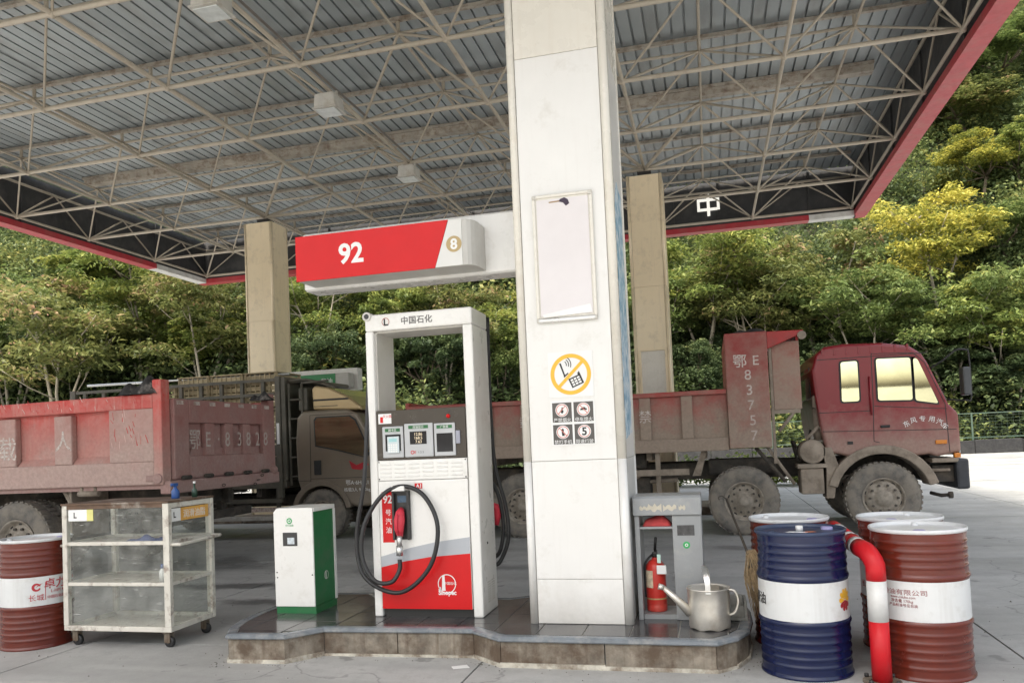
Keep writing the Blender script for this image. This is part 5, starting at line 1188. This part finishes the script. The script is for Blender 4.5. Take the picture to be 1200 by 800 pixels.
for (c, x) in (('人', -3.31), ('载', -2.71), ('禁', -.91)): text(c, .2, M_WPRT, rt, (x, Y0-.0015, 1.75), 'lettering', ext=.001)
for x in (-4.0, -3.3, -2.5, -1.7, -.9, -.1): bx('bed_bearer', M_MUDP, rt, x-.04, x+.04, Y0+.25, Y1-.25, 1.1, 1.2395)
# load seen above the side
# lettered shield and headboard with overhang
bx('number_shield', M_TSHD, rt, .262, .842, Y0-.035, Y0+.045, 1.235, 2.875, .012)
shd = rt
for k, s in enumerate(['8', '3', '7', '5', '7']): text(s, .2, M_WPRT if k < 2 else M_WFAD, rt, (.56+.012*k, Y0-.0362, 2.27-k*.215), ext=.001, off=.001)
text('鄂', .2, M_WPRT, rt, (.46, Y0-.0362, 2.47), ext=.001, off=.002); text('E', .19, M_WPRT, rt, (.68, Y0-.0362, 2.47), ext=.001, off=.001)
MB().prism([(.843, 2.62), (1.30, 2.80), (1.33, 2.80), (1.33, 2.855), (.843, 2.865)], 'y', Y0-.03, Y0+.03).build('overhang_cheek', M_TRED, rt, .008)
bx('overhang_top', M_TRED, rt, .26, 1.33, Y0+.046, Y1-.05, 2.80, 2.86, .01)
MB().cyl((1.31, Y0-.05, 2.78), (1.31, Y0-.02, 2.78), .06, 14).build('roller', M_MUDP, rt)
bx('headboard', M_TRED, rt, .262, .34, Y0+.046, Y1-.05, 1.25, 2.799)
hb_ = bx('head_panel', M_TRIB, rt, .90, 1.275, Y0+.07, Y0+.11, 1.755, 2.72, .01); bx('panel_post', M_MUDP, hb_, .86, .899, Y0+.05, Y0+.11, 1.0, 2.64)
bx('head_panel', M_TRED, rt, 1.24, 1.275, Y0+.111, Y1-.1, 1.755, 2.79); MB().tube([(.95, Y0+.09, 1.45), (1.2, Y0+.09, 1.76)], .025, 6).build('stay', M_MUDP, rt)
bx('stay', M_MUDP, rt, .845, 1.25, Y0+.06, Y0+.1, 1.70, 1.7545); MB().tube([(.62, Y0+.1, 1.235), (1.0, Y0+.12, .74)], .035, 4).build('stay', M_CHAS, rt); MB().tube([(.78, Y0+.1, 1.235), (1.12, Y0+.12, .70)], .03, 4).build('stay', M_MUDP, rt)
tar = MB(); vs = []
for i in range(13):
    for j in range(9):
        u, v = i/12, j/8; vs.append((.35+u*.62, Y0+.25+v*1.6, 2.862+.14*(math.sin(math.pi*u)*math.sin(math.pi*v))**.35*(1+.3*math.sin(u*13+v*7)*math.sin(v*17))))
tag(tar.add(vs, [(i*9+j, (i+1)*9+j, (i+1)*9+j+1, i*9+j+1) for i in range(12) for j in range(8)], True).build('tarpaulin', mat('tarp_black', (.012, .012, .013), .6, var=.3), origin=(.6, 12.5, 2.862)), 'bundled black tarpaulin on top of the red truck headboard', 'tarpaulin')
# side guards, tank, battery, filter, stack
MB().box(-1.75, -.32, Y0+.05, Y0+.09, .88, .97).build('side_guard', M_MUDP, rt); bx('guard_post', M_MUDP, rt, -.80, -.73, Y0+.0905, Y0+.13, .5, 1.214); bx('guard_post', M_MUDP, rt, -1.55, -1.48, Y0+.0905, Y0+.13, .5, 1.214)
MB().prism([(-.28, .86), (-.16, .86), (-.06, 1.2), (-.14, 1.2)], 'y', Y0+.1, Y0+.16).build('mud_flap', M_MUDP, rt)
for (x0, x1, z0, z1, yy) in ((-1.7, -.9, .45, .86, .25), (-1.4, -.95, .98, 1.2, .3), (-.05, .9, .85, 1.08, .35), (-2.2, -1.75, .5, 1.1, .4)): MB().box(x0, x1, Y0+yy, Y0+yy+.45, z0, z1).build('underframe_box', M_CHAS, rt, .03)
MB().cyl((-1.35, Y0+.16, .95), (-1.35, Y0+.5, .95), .1, 14).cyl((-1.1, Y0+.18, .9), (-1.1, Y0+.5, .9), .07, 12).cyl((-1.7, Y0+.3, .75), (-.5, Y0+.3, .80), .03, 8).build('air_tank', M_MUDP, rt)
MB().cyl((1.37, Y0+.02, 1.15), (1.37, Y0+.5, 1.15), .165, 28).lathe([(.001, .03), (.05, .03), (.06, .018), (.10, .02), (.11, .008), (.15, .005)], (1.37, Y0+.02, 1.15), 'y', 28).build('air_filter', M_MUDP, rt)
bx('filter_bracket', M_MUDP, rt, 1.16, 1.56, Y0+.0, Y0+.4, .92, .98, .01); bx('battery_box', M_MUDP, rt, 1.2, 1.5, Y0+.02, Y0+.45, .56, .915, .015)
MB().cyl((1.49, Y0+.25, 1.3), (1.49, Y0+.25, 1.75), .07, 16).build('intake_pipe', M_MUDP, rt); bx('intake_cap', M_MUDP, rt, 1.42, 1.58, Y0+.15, Y0+.36, 1.75, 1.94, .03)
MB().tube([(1.30, Y0+.1, 1.32), (1.48, Y0+.12, 1.5)], .025, 6).tube([(1.5, Y0+.1, 1.5), (1.62, Y0+.1, 1.2), (1.62, Y0+.1, .95)], .025, 6).build('bracket', M_MUDP, rt)
for k in range(3): MB().tube(spline([(1.15, Y0+.35+k*.1, 1.3), (1.22, Y0+.4, 1.2-.1*k), (1.35, Y0+.5, 1.2), (1.42, Y0+.55, 1.45)]), .018, 5).build('air_line', M_CHAS, rt)
# cab shell
CY0, CY1 = 11.63, 13.85
cabp = [(1.56, 1.12), (1.50, 1.45), (1.44, 2.0), (1.42, 2.28), (1.49, 2.50), (1.60, 2.60), (1.85, 2.625), (2.35, 2.605), (2.68, 2.545), (2.83, 2.43), (2.90, 2.30), (3.13, 1.72), (3.235, 1.60), (3.245, 1.08), (2.93, 1.02),
        (2.86, 1.06)]+[(2.245+.63*math.cos(R(a)), .487+.63*math.sin(R(a))) for a in (60, 75, 90, 105, 120)]+[(1.72, 1.10)]
cabsh = MB().prism(cabp, 'y', CY0, CY1).build('cab_body', M_CABR, rt, .045, 4)
ywin = CY0-.001
for (nm, P, m) in (('side_window', [(1.79, 1.82), (2.015, 1.82), (2.015, 2.375), (1.80, 2.37)], M_GLD), ('door_window', [(2.255, 1.815), (2.685, 1.80), (2.685, 2.375), (2.255, 2.385)], M_GLD), ('quarter_window', [(2.72, 1.79), (3.0, 1.735), (2.77, 2.36), (2.72, 2.365)], M_GLD)):
    Pr = rounded(P, .035); g_ = MB().prism(rounded(gasket(P, .022), .05), 'y', ywin-.006, ywin+.01).build('window_gasket', M_GASK, cabsh)
    # pane with the slight barrel curve of cab glass
    za, zb = min(p[1] for p in Pr), max(p[1] for p in Pr); pm = MB(); key = {}; nS = 14
    for k in range(nS):
        Q = clip(Pr, -99, 99, za+(zb-za)*k/nS, za+(zb-za)*(k+1)/nS)
        if len(Q) < 3: continue
        f_ = []
        for x, z in Q:
            kk = (round(x, 4), round(z, 4))
            if kk not in key: key[kk] = len(pm.v); u = 2*(z-za)/(zb-za)-1; pm.v.append((x, ywin-.0062-.011*(1-u*u), z))
            if key[kk] not in f_: f_.append(key[kk])
        if len(f_) > 2: pm.f.append(tuple(f_)); pm.s.append(True)
    pm.build(nm, m, cabsh)
# door outline, handle, swage lines
def groove(x0, z0, x1, z1, w_=.009): 
    d = Vector((x1-x0, z1-z0)).normalized(); n = Vector((-d.y, d.x))*w_/2
    MB().prism([(x0+n.x, z0+n.y), (x1+n.x, z1+n.y), (x1-n.x, z1-n.y), (x0-n.x, z0-n.y)], 'y', ywin-.0015, ywin+.004).build('panel_seam', M_GASK, cabsh)
for a in ((2.17, 1.26, 2.19, 1.8), (2.19, 1.8, 2.2, 2.46), (2.2, 2.46, 2.72, 2.44), (2.72, 2.44, 2.86, 2.3), (3.08, 1.72, 3.10, 1.08), (2.86, 2.3, 3.08, 1.72), (2.17, 1.26, 2.24, 1.24), (2.2, 1.74, 3.1, 1.66), (1.52, 1.42, 3.2, 1.38), (1.48, 1.68, 2.17, 1.68), (1.5, 2.42, 2.9, 2.43)): groove(*a)
bx('door_handle', M_GASK, cabsh, 2.26, 2.38, ywin-.03, ywin-.002, 1.44, 1.475, .008); bx('marker_lamp', M_AMB, cabsh, 2.93, 3.07, ywin-.02, ywin-.001, 1.19, 1.245, .008); bx('step_lamp', M_GASK, cabsh, 1.83, 1.9, ywin-.012, ywin-.001, 1.23, 1.27)
MB().cyl((2.155, CY0-.03, 1.62), (2.155, CY0-.03, 2.15), .012, 8).build('grab_rail', M_CABR, cabsh)
for x in np.arange(1.56, 2.7, .155): bx('roof_rib', M_CABR, cabsh, x, x+.03, CY0-.004, CY0+.1, 2.47, 2.565, .006)
for k, c in enumerate('东风专用汽车'):
    a = R(140-k*24); text(c, .085, M_STK, cabsh, (2.80+.24*math.cos(a)*1.15, ywin-.002, 1.37+.17*math.sin(a)), ext=.0006, rot=(90, R(0), 0)).rotation_euler = (R(90), -(a-R(90))*.5, 0)
bx('rear_window', M_GLK, cabsh, 1.425, 1.44, CY0+.4, CY1-.4, 1.9, 2.35)
MB().prism([(CY0+.12, 1.78), (CY1-.12, 1.78), (CY1-.2, 2.36), (CY0+.2, 2.36)], 'x', 0, .02).build('windscreen', M_GLK, cabsh)
ws = cabsh.children[-1]; ws.rotation_euler[1] = 0
l0 = loc_of(cabsh)
for v in ws.data.vertices:
    z = v.co.z+l0.z; base = 2.905+(2.30-z)*(.225/.58) if z < 2.3 else 2.905-(z-2.3)*.55; v.co.x = v.co.x+base+.012
# fender arch
ar = [(2.245+rr*math.cos(R(a)), .487+rr*math.sin(R(a))) for rr, rng_ in ((.72, range(15, 166, 10)), (.60, range(165, 14, -10))) for a in rng_]
ar = [(x, min(z, 1.235)) for x, z in ar]
MB().prism(ar, 'y', CY0-.05, CY0+.35).build('fender', M_MUDP, rt, .015)
MB().prism([(1.62, 1.2), (1.70, .95), (1.62, .5), (1.52, .5), (1.54, .9), (1.5, 1.2)], 'y', CY0-.01, CY0+.4).build('mud_flap', M_MUDP, rt)
bx('step', M_MUDP, rt, 2.87, 3.2, CY0-.02, CY0+.4, .94, 1.0, .015); bx('step', M_MUDP, rt, 2.84, 3.1, CY0+.02, CY0+.4, .82, .86, .01)
bx('bumper', mat('bumper_black', (.03, .033, .04), .5, var=.3, vs=9), rt, 3.16, 3.32, CY0-.02, CY1+.02, .58, .985, .03); bx('bumper_bracket', M_CHAS, rt, 2.9, 3.159, CY0+.1, CY1-.1, .68, .9)
bx('head_lamp', M_STK, rt, 3.246, 3.262, CY0+.12, CY0+.45, 1.02, 1.2, .01); bx('head_lamp', M_STK, rt, 3.246, 3.262, CY1-.45, CY1-.12, 1.02, 1.2, .01)
bx('indicator', M_AMB, rt, 3.15, 3.23, CY0-.012, CY0+.06, 1.0, 1.065, .01)
MB().tube([(2.9, 11.9, .52), (3.0, 11.78, .49), (3.08, 11.72, .5)], .025, 8).lathe([(.001, .02), (.045, .02), (.045, -.03), (.001, -.03)], (3.1, 11.7, .5), 'x', 12).build('tow_hook', M_CHAS, rt)
mr = MB().tube(spline([(2.93, CY0+.01, 2.22), (3.05, CY0-.1, 2.30), (3.2, CY0-.16, 2.42), (3.31, CY0-.18, 2.42), (3.35, CY0-.18, 2.35), (3.35, CY0-.18, 1.80), (3.28, CY0-.16, 1.76), (3.1, CY0-.05, 1.78)]), .012, 6).build('mirror_arm', M_GASK, rt)
bx('mirror', mat('mirror_shell', (.05, .055, .06), .4), rt, 3.24, 3.335, CY0-.28, CY0-.09, 1.82, 2.19, .02)

# ---------------------------------------------------------------- tipper at the left, seen from behind
M_LRED = mat('old_tipper_red', (.52, .04, .032), .55, var=.18, vs=4, dirt=(.52, .26, .22), da=.5, ds=7, dth=.5, streak=.55, mud=((.44, .31, .27), 1.3, 2.15, .9))
M_LRIB = mat('old_tipper_rib', (.40, .14, .12), .65, var=.15, vs=4, dirt=(.46, .25, .22), da=.8, ds=3, dth=.45, mud=((.46, .34, .30), 1.4, 2.6, .9))
M_LGAT = mat('old_tipper_gate', (.30, .10, .09), .65, var=.15, vs=4, dirt=(.24, .12, .11), da=.7, ds=4, mud=((.36, .25, .225), 1.0, 2.8, .92))
lt = thing('dusty_tipper_truck', 'dusty red tipper truck seen from its rear corner at the left edge', 'truck', (-8.6, 8.9, 0))
a0, a1 = 7.72, 10.1; xr_ = -6.05
bx('bed_floor', M_LGAT, lt, -12.6, -6.1, a0+.05, a1-.05, 1.1, 1.19)
sd = bx('bed_side', M_LRED, lt, -12.6, -6.12, a0+.09, a0+.115, 1.191, 2.1); bx('bed_side', M_LRED, lt, -12.6, -6.12, a1-.115, a1-.09, 1.191, 2.18)
MB().prism([(-12.6, 2.0), (-6.2, 2.03), (-6.2, 2.20), (-12.6, 2.14)], 'y', a0, a0+.13).build('top_rail', M_LRED, sd, .015)
bx('bottom_rail', M_LRIB, sd, -12.6, -6.2, a0, a0+.0895, 1.15, 1.42, .015)
bx('corner_plate', M_LRIB, sd, -6.80, -6.2, a0+.002, a0+.0895, 1.4205, 2.03, .006)
for x in (-7.455, -8.27, -9.1, -9.95, -10.8, -11.6): bx('rib', M_LRIB, sd, x-.125, x+.125, a0+.003, a0+.0895, 1.4205, 2.0, .015)
for x in (-7.06, -7.86, -8.7): MB().prism([(a0+.0895, 1.4205), (a0+.02, 1.4205), (a0+.0895, 1.50)], 'x', x-.27, x+.27).build('panel_ledge', M_LRED, sd)
bx('corner_post', M_LRED, lt, -6.195, -6.075, a0-.01, a0+.14, 1.15, 2.36, .012); bx('corner_post', M_LGAT, lt, -6.195, -6.075, a1-.14, a1+.01, 1.15, 2.3, .012)
# scrapes down to bright red paint, loader scratches along the top rail and corner
M_SCR1 = mat('scrape_red', (.50, .03, .025), .5, var=.1); M_SCR2 = mat('scrape_pale', (.62, .42, .38), .7, var=.2)
for k in range(70):
    top = k < 46; x = random.uniform(-8.6, -6.25) if top else random.uniform(-6.78, -6.25); z = random.uniform(2.04, 2.15) if top else random.uniform(1.5, 2.0); h_ = random.uniform(.02, .07) if top else random.uniform(.03, .12); w_ = random.uniform(.003, .009); sk_ = random.uniform(-.04, .01)
    yy = a0-.0012 if top else a0+.0012
    MB().prism([(x, z), (x+w_, z+h_*.1), (x+w_+sk_, z+h_), (x+sk_+w_*.3, z+h_*.9)], 'y', yy-.0004, yy+.0008).build('scrape', M_SCR1 if k % 3 else M_SCR2, sd)
text('人', .26, M_WPRT, lt, (-7.45, a0+.0018, 1.70), ext=.001, off=.001); text('载', .3, M_WPRT, lt, (-8.27, a0+.0018, 1.64), ext=.001, off=.001)
# tailgate
gt = bx('tailgate', M_LGAT, lt, -6.13, -6.10, a0+.15, a1-.15, 1.2, 2.12)
for (y, yy) in ((a0+.15, a0+.42), (a1-.36, a1-.15)): bx('gate_stile', M_LGAT, gt, -6.0995, -6.03, y, yy, 1.2, 2.14, .012)
bx('gate_rail', M_LGAT, gt, -6.0995, -6.03, a0+.4205, a1-.3605, 1.86, 2.14, .012); bx('gate_rail', M_LGAT, gt, -6.0995, -6.03, a0+.4205, a1-.3605, 1.2, 1.46, .012)
gy = np.linspace(a0+.42, a1-.36, 5)
for k in range(1, 4): bx('gate_rib', M_LGAT, gt, -6.0995, -6.03, gy[k]-.085, gy[k]+.085, 1.4605, 1.8595, .01)
for k in range(4): MB().prism([(gy[k]+.05, 1.4605), (gy[k+1]-.05, 1.4605), (gy[k+1]-.09, 1.56), (gy[k]+.09, 1.56)], 'x', -6.0995, -6.075).build('gate_ledge', M_LGAT, gt)
bx('lower_beam', M_LGAT, lt, -6.14, -6.0, a0+.02, a1-.02, 1.04, 1.19, .015)
for k, c in enumerate(['鄂', 'E', '·', '8', '3', '8', '2', '8']): text(c, .26, M_WFAD, lt, (-6.0285, a0+.52+[0, .26, .47, .66, .92, 1.13, 1.35, 1.55][k], 1.66), ext=.001, rot=(90, 0, 90), off=.001, aspect=.85)
for k in range(5):
    y = a0+.3+k*.42; MB().cyl((-5.99, y-.07, 1.215), (-5.99, y+.07, 1.215), .025, 8).build('hinge', M_CHAS, lt)
for k in range(7): bx('reflector_strip', M_WFAD, lt, -6.0285, -6.027, a0+.2+k*.31, a0+.32+k*.31, 2.075, 2.12)
for (x, y) in ((-6.14, a0-.03), (-6.02, a1-.2)): MB().cyl((x, y, 1.22), (x, y+.08, 1.22), .06, 14).box(x-.16, x, y+.01, y+.05, 1.19, 1.26).build('latch', M_LGAT, lt, .008)
# links of the safety chain
for k in range(11):
    t = k/10; p = Vector((-5.98, a1-.5, 1.16)).lerp(Vector((-5.98, a0+1.0, 1.08)), t)-Vector((0, 0, .16*math.sin(math.pi*t)))
    MB().tube([(p.x+(.014 if k % 2 else 0)*math.cos(a), p.y+.034*math.sin(a), p.z+(0 if k % 2 else .016)*math.cos(a)) for a in [2*math.pi*i/10 for i in range(10)]], .005, 4, True).build('chain_link', M_CHAS, lt)
lch = MB().box(-12.6, -6.3, 8.45, 8.54, .82, 1.09).box(-12.6, -6.3, 9.28, 9.37, .82, 1.09)
for x in (-6.5, -7.4, -9.6, -11): lch.box(x, x+.1, 8.54, 9.28, .85, 1.05)
lch.build('chassis', M_CHAS, lt); bx('rear_bumper', M_CHAS, lt, -6.5, -6.38, a0+.15, a1-.15, .62, .74, .015)
for x in (-6.95, -6.95): pass
bx('bumper_hanger', M_CHAS, lt, -6.48, -6.4, 8.44, 8.55, .7401, .85); bx('bumper_hanger', M_CHAS, lt, -6.48, -6.4, 9.27, 9.38, .7401, .85)
for x in (-8.22, -9.55):
    wheel(lt, x, a0+.06, .50, .50); wheel(lt, x, a0+.40, .50, .50); wheel(lt, x, a1-.36, .50, .50); MB().cyl((x, a0+.2, .5), (x, a1-.2, .5), .1, 12).build('axle', M_CHAS, lt)
MB().tube([(-7.55, a0+.1, 1.14), (-7.45, a0+.12, .95), (-7.40, a0+.14, .70)], .03, 6).build('mud_guard_stay', M_MUDP, lt); bx('mud_guard', M_MUDP, lt, -7.50, -7.44, a0+.1, a0+.7, .55, 1.1, .01)
MB().cyl((-7.28, a0+.05, 1.07), (-7.0, a0+.05, 1.07), .035, 10).cyl((-7.24, a0+.05, 1.07), (-7.24, a0+.05, 1.15), .02, 8).cyl((-7.05, a0+.05, 1.07), (-7.05, a0+.05, 1.15), .02, 8).build('tool_tube', M_MUDP, lt)
for (x, y, s) in ((-6.35, a0+.1, 1.0), (-6.08, a1-.25, .6)):
    rg = MB(); vs = []
    for i in range(13):
        for j in range(7):
            u, v = i/12, j/6; vs.append((x-.02+(u-.5)*.5*s, y+(v-.5)*.3*s, 2.2+.17*s*(math.sin(math.pi*u)*math.sin(math.pi*v))**.4*(1+.4*math.sin(u*10+3*v))-(0)))
    tag(rg.add(vs, [(i*7+j, (i+1)*7+j, (i+1)*7+j+1, i*7+j+1) for i in range(12) for j in range(6)], True).build('sheet_bundle', mat('tarp_rag', (.025, .023, .022), .8, var=.4, vs=9, dirt=(.4, .36, .33), da=.7, ds=6, dth=.6), origin=(x, y, 2.2)), 'dark rag bundled on the near rear post of the dusty tipper' if s == 1 else 'small dark rag on the far end of the dusty tipper tailgate', 'rag')

# ---------------------------------------------------------------- brown stake lorry
M_BROWN = mat('lorry_brown', (.19, .155, .115), .35, metal=.15, var=.08, vs=3, coat=.25, mud=((.2, .165, .13), .6, 1.5, .6))
M_STAKE = mat('stake_steel', (.10, .095, .075), .55, var=.2, vs=4, dirt=(.16, .13, .1), da=.6, ds=4)
M_FAIR = mat('fairing_gold', (.40, .30, .16), .22, metal=.35, var=.06, coat=.4)
lo_ = thing('stake_lorry', 'brown light lorry with stake-sided bed, cab half hidden by the dispenser', 'lorry', (-8.2, 12.8, 0))
b0, b1 = 11.8, 13.8
cp_ = [(-6.70, .98), (-6.72, 1.6), (-6.68, 2.02), (-6.58, 2.13), (-5.78, 2.13), (-5.58, 2.05), (-5.20, 1.42), (-5.10, 1.2), (-5.09, .55), (-5.65, .52)]+[(-6.26+.47*math.cos(R(a)), .43+.47*math.sin(R(a))) for a in (20, 40, 60, 80, 100, 120, 140)]
lc_ = MB().prism(cp_, 'y', b0, b1).build('cab_body', M_BROWN, lo_, .05, 4)
P = [(-6.33, 1.55), (-5.95, 1.47), (-5.45, 1.33), (-5.38, 1.42), (-5.62, 1.93), (-5.72, 2.0), (-6.30, 2.0), (-6.34, 1.95)]
MB().prism(gasket(P, .02), 'y', b0-.008, b0+.01).build('window_gasket', M_GASK, lc_); MB().prism(P, 'y', b0-.012, b0-.0085).build('door_window', mat('lorry_glass', (.42, .37, .24), .08, metal=.85, var=.45, vs=2.5, stretch=(.3, 1, 2.5)), lc_)
bx('door_handle', M_GASK, lc_, -6.38, -6.25, b0-.012, b0-.001, 1.06, 1.30, .01)
for (x0, z0, x1, z1) in ((-6.45, .95, -6.43, 2.05), (-6.43, 2.05, -5.65, 2.05), (-6.45, 1.0, -5.2, 1.0), (-6.68, .97, -6.45, .97)):
    d = Vector((x1-x0, z1-z0)).normalized(); n = Vector((-d.y, d.x))*.004; MB().prism([(x0+n.x, z0+n.y), (x1+n.x, z1+n.y), (x1-n.x, z1-n.y), (x0-n.x, z0-n.y)], 'y', b0-.0025, b0+.004).build('panel_seam', M_GASK, lc_)
MB().prism([(-5.75, 1.28), (-5.62, 1.20), (-5.45, 1.26), (-5.40, 1.20), (-5.55, 1.12), (-5.70, 1.14)], 'y', b0-.0035, b0-.001).build('door_emblem', mat('emblem_red', (.4, .02, .03), .4), lc_)
text('鄂A·6H521', .09, M_STK, lc_, (-5.62, b0-.002, .92), ext=.0005); text('核载3人 9800kg', .07, M_STK, lc_, (-5.62, b0-.002, .80), ext=.0005)
MB().prism([(-6.26+rr*math.cos(R(a)), .43+rr*math.sin(R(a))) for rr, q in ((.54, range(10, 171, 10)), (.45, range(170, 9, -10))) for a in q], 'y', b0-.03, b0+.3).build('fender', M_BROWN, lo_, .01)
# roof fairing
fr = [(-6.40, 2.14), (-6.42, 2.5), (-6.36, 2.55), (-6.1, 2.50), (-5.8, 2.36), (-5.55, 2.18), (-5.52, 2.1)]
fo = MB().prism(fr, 'y', b0+.06, b1-.06).build('roof_fairing', M_FAIR, lo_, .03, 3)
bx('fairing_groove', M_GASK, fo, -6.39, -5.75, b0+.052, b0+.0595, 2.285, 2.315); bx('fairing_groove', M_GASK, fo, -6.38, -5.95, b0+.052, b0+.0595, 2.19, 2.2)
bx('cab_back_panel', M_STAKE, lo_, -6.66, -6.5, b0+.05, b1-.05, 2.14, 2.52, .02)
MB().cyl((-6.58, b0+.03, .9), (-6.58, b0+.03, 2.6), .02, 8).cyl((-6.82, b0+.03, .9), (-6.82, b0+.03, 2.6), .02, 8).cyl((-6.58, b0+.03, 2.6), (-6.1, b0+.05, 2.62), .018, 8).build('ladder_rail', M_STAKE, lo_)
for k in range(5): MB().cyl((-6.82, b0+.03, 1.05+k*.32), (-6.58, b0+.03, 1.05+k*.32), .014, 8).build('ladder_rung', M_STAKE, lo_)
MB().tube(spline([(-6.85, b0+.1, 2.66), (-6.55, b0+.1, 2.66), (-6.3, b0+.1, 2.60), (-6.0, b0+.1, 2.49)]), .02, 6).build('roof_cover_edge', M_STAKE, lo_)
bx('roof_cover', M_STAKE, lo_, -6.96, -6.62, b0+.12, b1-.1, 2.62, 2.69, .02)
bx('bed_floor', M_STAKE, lo_, -11.2, -6.9, b0, b1, .86, .98, .01); bx('front_board', M_STAKE, lo_, -6.96, -6.88, b0, b1, .985, 2.72, .01)
bx('corner_pillar', M_STAKE, lo_, -7.06, -6.965, b0-.02, b0+.06, .7, 2.74, .01); bx('corner_pillar', M_STAKE, lo_, -11.2, -11.08, b0-.02, b0+.06, .7, 2.72, .01); bx('reflector', M_STK, lo_, -7.04, -6.99, b0-.024, b0-.0205, 1.6, 1.95)
for x in np.arange(-10.9, -7.1, .4): bx('stake', M_STAKE, lo_, x-.03, x+.03, b0, b0+.05, 1.6, 2.7)
for z in (1.62, 2.42, 2.66): bx('stake_rail', M_STAKE, lo_, -11.07, -7.07, b0-.012, b0-.0005, z, z+.05)
for z in (1.0, 1.2, 1.4): bx('side_board', M_STAKE, lo_, -11.07, -7.07, b0, b0+.04, z, z+.19, .004)
for x in np.arange(-10.9, -7.1, .4): bx('stake', M_STAKE, lo_, x-.03, x+.03, b1-.05, b1, 1.0, 2.7)
MB().cyl((-11.1, b0+.3, 2.84), (-6.95, b0+.3, 2.80), .022, 8).build('roof_bar', M_ALU, lo_)
for x in (-10.6, -9, -7.5): bx('cross_member', M_CHAS, lo_, x, x+.1, b0+.05, b1-.05, .72, .859)
bx('chassis', M_CHAS, lo_, -11.1, -5.3, 12.4, 13.2, .52, .719)
for x in (-6.26, -10.0): wheel(lo_, x, b0+.0, .41, .41, True, .23); wheel(lo_, x, b1-.25, .41, .41, True, .23); MB().cyl((x, b0+.1, .41), (x, b1-.1, .41), .07, 10).build('axle', M_CHAS, lo_)
for (z, m) in ((.47, M_WFAD), (.62, M_STAKE)): bx('side_guard', m, lo_, -9.3, -7.0, b0+.01, b0+.05, z, z+.07)
bx('side_step', mat('guard_white', (.5, .49, .46), .6, var=.15, dirt=(.2, .18, .15), da=.6), lo_, -8.8, -6.85, b0-.06, b0+.009, .33, .40, .01)
for x in (-9.0, -8.0, -7.1): bx('guard_bracket', M_STAKE, lo_, x-.03, x+.03, b0+.0505, b0+.1, .40, .859)
# crates on the lorry, each with slats
M_CRT = mat('crate_wood', (.46, .38, .24), .8, var=.2, vs=7, dirt=(.2, .15, .09), da=.5, rnd=.18)
def crate(x, y, z, wx, wy, h_, label):
    t = thing('slatted_crate', label, 'crate', (x, y, z), 'crates stacked on the stake lorry')
    for sx_ in (-1, 1):
        for sy_ in (-1, 1): bx('corner_post', M_CRT, t, x+sx_*(wx/2-.02)-.02, x+sx_*(wx/2-.02)+.02, y+sy_*(wy/2-.02)-.02, y+sy_*(wy/2-.02)+.02, z, z+h_)
    n = 6
    for k in range(n):
        za = z+.004+k*(h_-.02)/n; zb = za+(h_-.02)/n-.022
        bx('slat', M_CRT, t, x-wx/2, x+wx/2, y-wy/2-.0125, y-wy/2-.0005, za, zb); bx('slat', M_CRT, t, x+wx/2+.0005, x+wx/2+.0125, y-wy/2, y+wy/2, za, zb)
    nv = 7
    for k in range(nv): bx('batten', M_CRT, t, x-wx/2+.02+k*(wx-.06)/(nv-1), x-wx/2+.04+k*(wx-.06)/(nv-1), y-wy/2-.0225, y-wy/2-.013, z+.01, z+h_-.01)
    bx('lid', M_CRT, t, x-wx/2-.01, x+wx/2+.01, y-wy/2-.02, y+wy/2+.01, z+h_+.0005, z+h_+.02)
    bx('floor', M_CRT, t, x-wx/2+.041, x+wx/2-.041, y-wy/2+.001, y+wy/2-.041, z, z+.015)
nmx = ['next to the lorry cab', 'second from the lorry cab', 'third from the lorry cab', 'at the rear of the stack']
for r, (zz, lvl) in enumerate(((.985, 'bottom'), (1.615, 'middle'), (2.245, 'top'))):
    for k in range(4):
        if lvl == 'top' and k == 3: hh = .45
        else: hh = .58
        crate(-7.42-k*.66, b0+.55, zz, .62, .8, hh, '%s pale slatted crate %s' % (lvl, nmx[k]))
